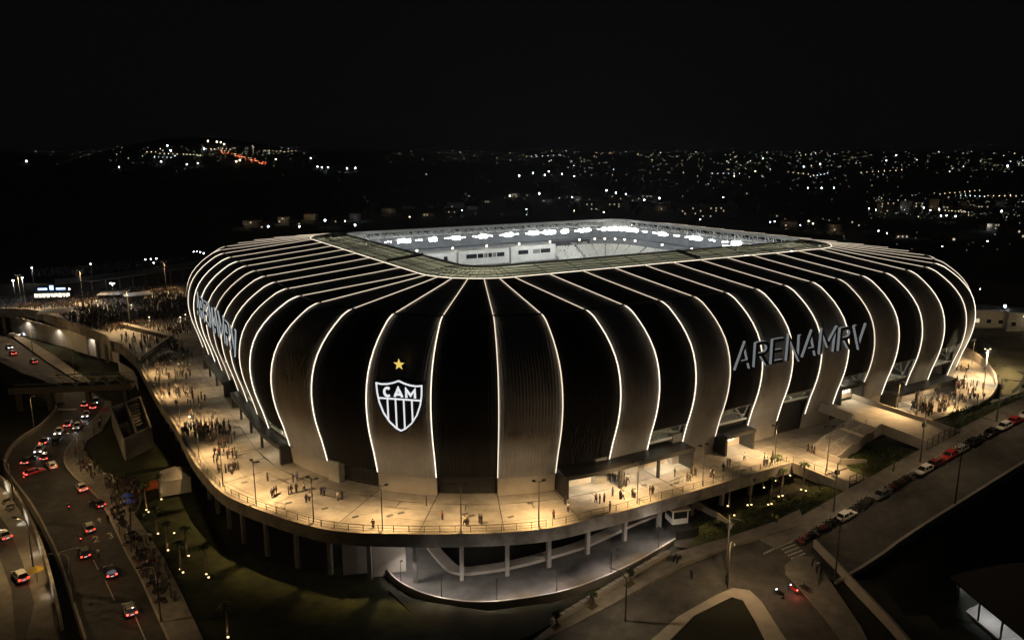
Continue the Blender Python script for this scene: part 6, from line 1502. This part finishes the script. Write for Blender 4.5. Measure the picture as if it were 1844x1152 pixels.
# ------------------------------------------------------------------ the town behind: houses, street lamps, distant lights
def house(p, w, d, h, rz, label, hip=True, lit=0.0, wallm='house_wall', roofm='roof_tile', group='houses behind the stadium', cat='house', name='house'):
    t = empty(name, p, rz); tag(t, label, cat, group)
    m = MB(); m.box((0, 0, h / 2 - 1), (w, d, h + 2)); m.build('wall', wallm, t)
    m = MB()
    if hip: m.add([(-w / 2 - .4, -d / 2 - .4, h), (w / 2 + .4, -d / 2 - .4, h), (w / 2 + .4, d / 2 + .4, h), (-w / 2 - .4, d / 2 + .4, h), (-w / 4, 0, h + 1.8), (w / 4, 0, h + 1.8)], [(0, 1, 5, 4), (1, 2, 5), (2, 3, 4, 5), (3, 0, 4), (3, 2, 1, 0)])
    else: m.box((0, 0, h + .15), (w + .5, d + .5, .3))
    m.build('roof', roofm if hip else 'concrete', t)
    n = max(2, int(w / 3)); fl = max(1, int(h / 3))
    for j in range(fl):
        for i in range(n):
            m = MB(); m.box((-w / 2 + (i + .5) * w / n, -d / 2 - .03, 1.7 + j * 3), (1.2, .08, 1.2)); m.build('window', 'window_lit' if random.random() < lit else 'glass', t)
    return t
emit('window_lit', (1, .82, .55), .7, False)
NEAR = [(455, 405, .1), (480, 408, .3), (515, 398, .2), (530, 402, .3), (560, 392, .1), (605, 398, .2), (640, 392, .1), (665, 385, .2), (700, 380, .2), (735, 372, .3), (770, 385, .2), (812, 380, .3), (850, 372, .2), (875, 362, .3), (925, 352, .4), (950, 350, .3), (985, 360, .3), (1012, 352, .2), (1040, 358, .1), (1160, 368, .2), (1190, 375, .1), (1395, 388, .2), (1420, 405, .3), (1460, 398, .3), (1500, 412, .3), (1540, 405, .3), (1580, 380, .14), (1600, 378, .1), (1625, 376, .14), (1650, 385, .12), (1680, 372, .1), (1705, 376, .12), (1735, 368, .1), (1770, 375, .14), (1800, 366, .12), (1560, 420, .3), (1620, 425, .3), (1700, 430, .3), (1780, 410, .4), (1820, 425, .3)]
for i, (x, y, l) in enumerate(NEAR):
    p = hit(x, y + 4)
    if p is None: continue
    tall = 1575 < x < 1720 and y < 390
    house(p, random.uniform(9, 16), random.uniform(8, 12), random.choice((12, 15, 18)) if tall else random.choice((3.2, 5.8, 6.2)), random.uniform(-.6, .6), 'dim %s in the town, %s among those %s' % ('apartment block' if tall else 'house', ORD[i % 20], ['left of the roof opening', 'straight behind the roof opening', 'right of the roof opening'][0 if x < 640 else 1 if x < 1250 else 2]), not tall, l, group='houses %s' % ['left of the roof opening', 'straight behind the roof opening', 'right of the roof opening'][0 if x < 640 else 1 if x < 1250 else 2] + (' (blocks)' if tall else ''))
for i, (x, y, l) in enumerate(NEAR[::2]):  # fill lights without fixtures, added to brighten every other house
    p = hit(x, y + 5)
    if p: point('house_fill', p + Vector((random.uniform(-4, 4), -9, 5)), random.uniform(250, 800), random.choice(((1, .8, .5), (.85, .92, 1), (1, .75, .42))))
# long warehouse with lamps, dim brick blocks behind the far rim
for (x, y, w, h, lb) in ((1140, 357, 70, 9, 'long warehouse with a row of white lamps behind the stadium'), (1085, 372, 60, 12, 'wide dim block just behind the far rim of the stadium'), (1270, 385, 70, 14, 'tall dim block behind the right end of the far rim'), (820, 368, 24, 6, 'pale flat roofed building lit from the side behind the stadium')):
    p = hit(x, y + 6)
    if p: house(p, w, 18, h, .1, lb, False, .12, 'house_wall' if x != 820 else 'white_wall', group=None, cat='building', name='warehouse')
def far_lamp(px, py, hgt, r, m, label, group, power=0, name='street_lamp'):
    p = hit(px, py)
    if p is None: return
    dist = math.hypot(p.x, p.y); t = empty(name, p); tag(t, label, 'lamp post', group)
    mm = MB(); mm.tube([p - Vector((0, 0, 1)), p + Vector((0, 0, hgt))], max(.08, dist * .00008), 5); setp(mm.build('pole', 'steel_dark'), t)
    mm = MB(); c = p + Vector((0, 0, hgt)); rr_ = r * dist; mm.tube([c - Vector((0, 0, rr_)), c - Vector((0, 0, rr_ * .5)), c + Vector((0, 0, rr_ * .5)), c + Vector((0, 0, rr_))], [rr_ * .4, rr_, rr_, rr_ * .4], 6); setp(mm.build('lamp_head', m), t)
    if power: point('lamp_light', c - Vector((0, 0, rr_ + 1)), power, (.85, .9, 1) if 'white' in m else (1, .75, .45), 1.0)
for nm, st_ in (('far_white', 20), ('far_white_dim', 5)): emit(nm, (.80, .90, 1.0), st_, False)
for nm, st_ in (('far_warm', 15), ('far_warm_dim', 4)): emit(nm, (1.0, .78, .45), st_, False)
emit('far_red', (1.0, .16, .06), 5, False); emit('far_green', (.7, 1.0, .55), 2.6, False)
K = 1 / 1380.0
BR = [(48, 292, 2.0), (375, 256, 2.2, 'w'), (391, 257, 2.2, 'w'), (398, 259, 2.0, 'w'), (404, 261, 2.2, 'w'), (302, 265, 1.9), (308, 272, 2.2), (368, 270, 2.2), (291, 294, 1.9), (215, 302, 1.5), (337, 299, 1.8), (357, 296, 1.6), (426, 292, 2.2, 'w'), (432, 290, 1.8, 'w'), (497, 288, 1.8, 'w'), (560, 287, 1.5), (572, 302, 1.8), (580, 303, 2.2), (591, 302, 1.8), (625, 304, 2.4), (640, 303, 2.4), (935, 317, 2.8), (960, 312, 2.0), (981, 316, 2.4), (988, 309, 2.0), (1012, 314, 2.2), (1034, 318, 2.2, 'w'), (918, 354, 2.0), (971, 350, 2.8), (1030, 356, 2.0), (1092, 344, 2.6), (1109, 348, 2.4), (1127, 351, 2.2), (1145, 354, 2.2), (1160, 361, 2.2), (1187, 358, 2.8), (1087, 384, 2.0), (832, 380, 1.8), (738, 392, 1.6, 'w'), (586, 399, 3.2), (640, 408, 3.0), (484, 410, 2.8), (622, 400, 1.8), (540, 410, 2.4), (948, 378, 1.5), (1034, 381, 1.4, 'w'), (1479, 340, 1.9), (1454, 340, 1.5), (1501, 340, 1.5), (1447, 301, 1.6), (1477, 296, 1.6), (1374, 286, 1.4), (1360, 309, 1.5, 'w'), (1322, 318, 1.5, 'w'), (1614, 280, 1.5), (1596, 290, 1.4), (1814, 300, 2.0), (1564, 378, 1.8), (1576, 380, 1.4), (1662, 377, 1.8), (1674, 381, 1.8), (1690, 379, 1.8), (1693, 391, 1.6), (1703, 391, 1.6), (1719, 392, 1.6), (1802, 384, 2.4), (1302, 357, 1.6), (1386, 402, 1.8), (1394, 401, 1.6), (1455, 401, 2.0, 'w'), (1463, 405, 2.0, 'w'), (1580, 422, 1.8), (1595, 428, 1.8, 'w'), (1440, 408, 1.4), (1728, 558, 3.6), (1804, 562, 3.8), (1839, 580, 2.6, 'w'), (1775, 441, 1.5), (1694, 449, 1.5), (1260, 397, 1.6), (1760, 528, 1.4)]
for i, b_ in enumerate(BR):
    x, y, s_ = b_[:3]; zone = 'on the hill at the upper left' if x < 480 and y < 310 else 'behind the left half of the stadium' if x < 900 else 'behind the roof opening' if x < 1250 else 'in the town at the right'
    hg = 5.0 if y < 330 else 7.0
    p = hit(x, y); 
    if p is None: p = hit(x, 296)
    dist = math.hypot(p.x, p.y); dpx = hg / dist * 1380
    q = hit(x, y + dpx) and (x, y + dpx) or (x, 296)
    far_lamp(q[0], q[1], hg if hit(x, y + dpx) else max(5, zat(*hit(x, 296)[:2], y) - hit(x, 296).z), s_ * .45 * K, 'far_warm' if len(b_) > 3 else 'far_white', '%s bright lamp %s' % ('warm' if len(b_) > 3 else 'white', zone), 'bright lamps ' + zone + (' warm' if len(b_) > 3 else ' white'), power=(1600 if dist > 500 else 400) if (y > 340 or s_ > 2.3) else 0)
# dim lights: 170 lamps one can pick out, the rest a mass of far lights
def dens():
    r = random.random()
    if r < .46: x = random.gauss(1380, 260); y = 272 + abs(random.gauss(0, 34)); return (x, y) if 900 < x < 1840 else (random.uniform(1000, 1700), y)
    if r < .62: return random.uniform(690, 1240), 267 + abs(random.gauss(0, 15)) + random.uniform(0, 8)
    if r < .74: return random.uniform(1560, 1844), random.uniform(352, 400)
    if r < .80: return random.uniform(1700, 1844), random.uniform(285, 312)
    if r < .89: return random.gauss(430, 60), 268 + abs(random.gauss(8, 13))
    if r < .93: return random.uniform(20, 300), random.uniform(266, 300)
    if r < .96: return random.uniform(1400, 1844), random.uniform(395, 470)
    return random.uniform(560, 1100), random.uniform(355, 400)
cnt = 0
for i in range(150):
    x, y = dens()
    if not (0 < x < 1844) or (335 < y and x < 900 and random.random() < .3): continue
    far_lamp(x, y, 5, random.uniform(.25, .5) * K, random.choice(('far_white_dim', 'far_warm_dim', 'far_warm_dim', 'far_green')), 'tiny dim lamp among the lights of the distant town', 'tiny lamps of the distant town'); cnt += 1
for ln in range(14):      # streets: evenly spaced lamps in rows
    x0, y0 = random.choice(((random.uniform(1250, 1600), random.uniform(278, 335)), (random.uniform(700, 1150), random.uniform(272, 290)), (random.uniform(1560, 1800), random.uniform(350, 400)), (random.uniform(250, 520), random.uniform(275, 296))))
    dx, dy, n = random.uniform(5, 11), random.uniform(-1.3, 1.3), random.randint(5, 9)
    for i in range(n): far_lamp(x0 + dx * i, y0 + dy * i, 6, random.uniform(.34, .5) * K, 'far_warm_dim' if ln % 3 else 'far_white_dim', 'tiny dim lamp among the lights of the distant town', 'tiny lamps of the distant town')
fm = MB()
for i in range(1150):
    x, y = dens(); y += random.uniform(-2, 2)
    if not (0 < x < 1844): continue
    p = hit(x, y)
    if p is None: continue
    r_ = random.uniform(.12, .3) * K * math.hypot(p.x, p.y); c = p + Vector((0, 0, 3)); mi = random.choice((0, 1, 1, 2))
    fm.add([c + Vector(v) * r_ for v in ((1, 0, 0), (0, 1, 0), (-1, 0, 0), (0, -1, 0), (0, 0, 1), (0, 0, -1))], [(0, 1, 4), (1, 2, 4), (2, 3, 4), (3, 0, 4), (1, 0, 5), (2, 1, 5), (3, 2, 5), (0, 3, 5)], mi)
for i in range(70):      # traffic on the hill road
    f = random.random(); x = mixf(400, 478, f) + random.gauss(0, 2); y = mixf(276, 298, f) + random.gauss(0, 1.5); p = hit(x, y)
    if p is None: continue
    r_ = .5 * K * math.hypot(p.x, p.y); c = p + Vector((0, 0, 2)); fm.add([c + Vector(v) * r_ for v in ((1, 0, 0), (0, 1, 0), (-1, 0, 0), (0, -1, 0), (0, 0, 1), (0, 0, -1))], [(0, 1, 4), (1, 2, 4), (2, 3, 4), (3, 0, 4), (1, 0, 5), (2, 1, 5), (3, 2, 5), (0, 3, 5)], random.choice((3, 3, 1)))
tag(fm.build('distant_town_lights', ['far_white_dim', 'far_warm_dim', 'far_green', 'far_red']), 'faint scattered lights of the distant town up to the horizon', 'lights', kind='stuff')
# shops across the road at the right edge
for i, (x, y, w, m_, lb) in enumerate(((1745, 580, 12, 'house_wall', 'dim shop with a blue lamp behind the grassy slope'), (1795, 585, 16, 'cream_wall', 'yellow fronted shop with a white lamp behind the grassy slope'), (1840, 592, 10, 'house_wall', 'dim shop at the right edge behind the grassy slope'))):
    p = hit(x, y)
    if p is None: continue
    house(p, w, 8, 5, -.35, lb, False, .35, m_, group=None, cat='shop', name='shop'); point('shop_light', p + Vector((-1, -6, 4.0)), 160, (.75, .8, 1) if i == 0 else (1, .85, .6), .3)
# dark tree masses: behind the rim, on the left ridge
def treemass(pts, label, n, size):
    m = MB()
    for (x, y, r) in pts:
        p = hit(x, y)
        if p: leafy(m, p + Vector((0, 0, r * .6)), r, n, size, 0, .8)
    tag(m.build('distant_woods', 'bush'), label, 'woods', kind='stuff')
treemass([(random.uniform(0, 420), random.uniform(310, 440), random.uniform(7, 12)) for _ in range(90)], 'unlit dark woods filling the valley at the left', 60, 1.6)
treemass([(random.uniform(600, 1500), random.uniform(325, 395), random.uniform(6, 10)) for _ in range(80)], 'dark scattered trees behind the stadium rim', 60, 1.4)
# ------------------------------------------------------------------ night haze over the town
hm = bpy.data.materials.new('haze_air'); hm.use_nodes = True; nt = hm.node_tree
for n in list(nt.nodes): nt.nodes.remove(n)
pv = nd(nt, 'ShaderNodeVolumePrincipled'); pv.inputs['Color'].default_value = (.95, .96, 1, 1); pv.inputs['Density'].default_value = .00006; pv.inputs['Anisotropy'].default_value = .35
o = nd(nt, 'ShaderNodeOutputMaterial'); nt.links.new(pv.outputs[0], o.inputs['Volume'])
MATS['haze_air'] = hm
m = MB(); m.box((0, 6500, 65), (26000, 17000, 210)); hz = m.build('haze', 'haze_air'); tag(hz, 'thin night haze hanging over the town', 'haze', kind='stuff')
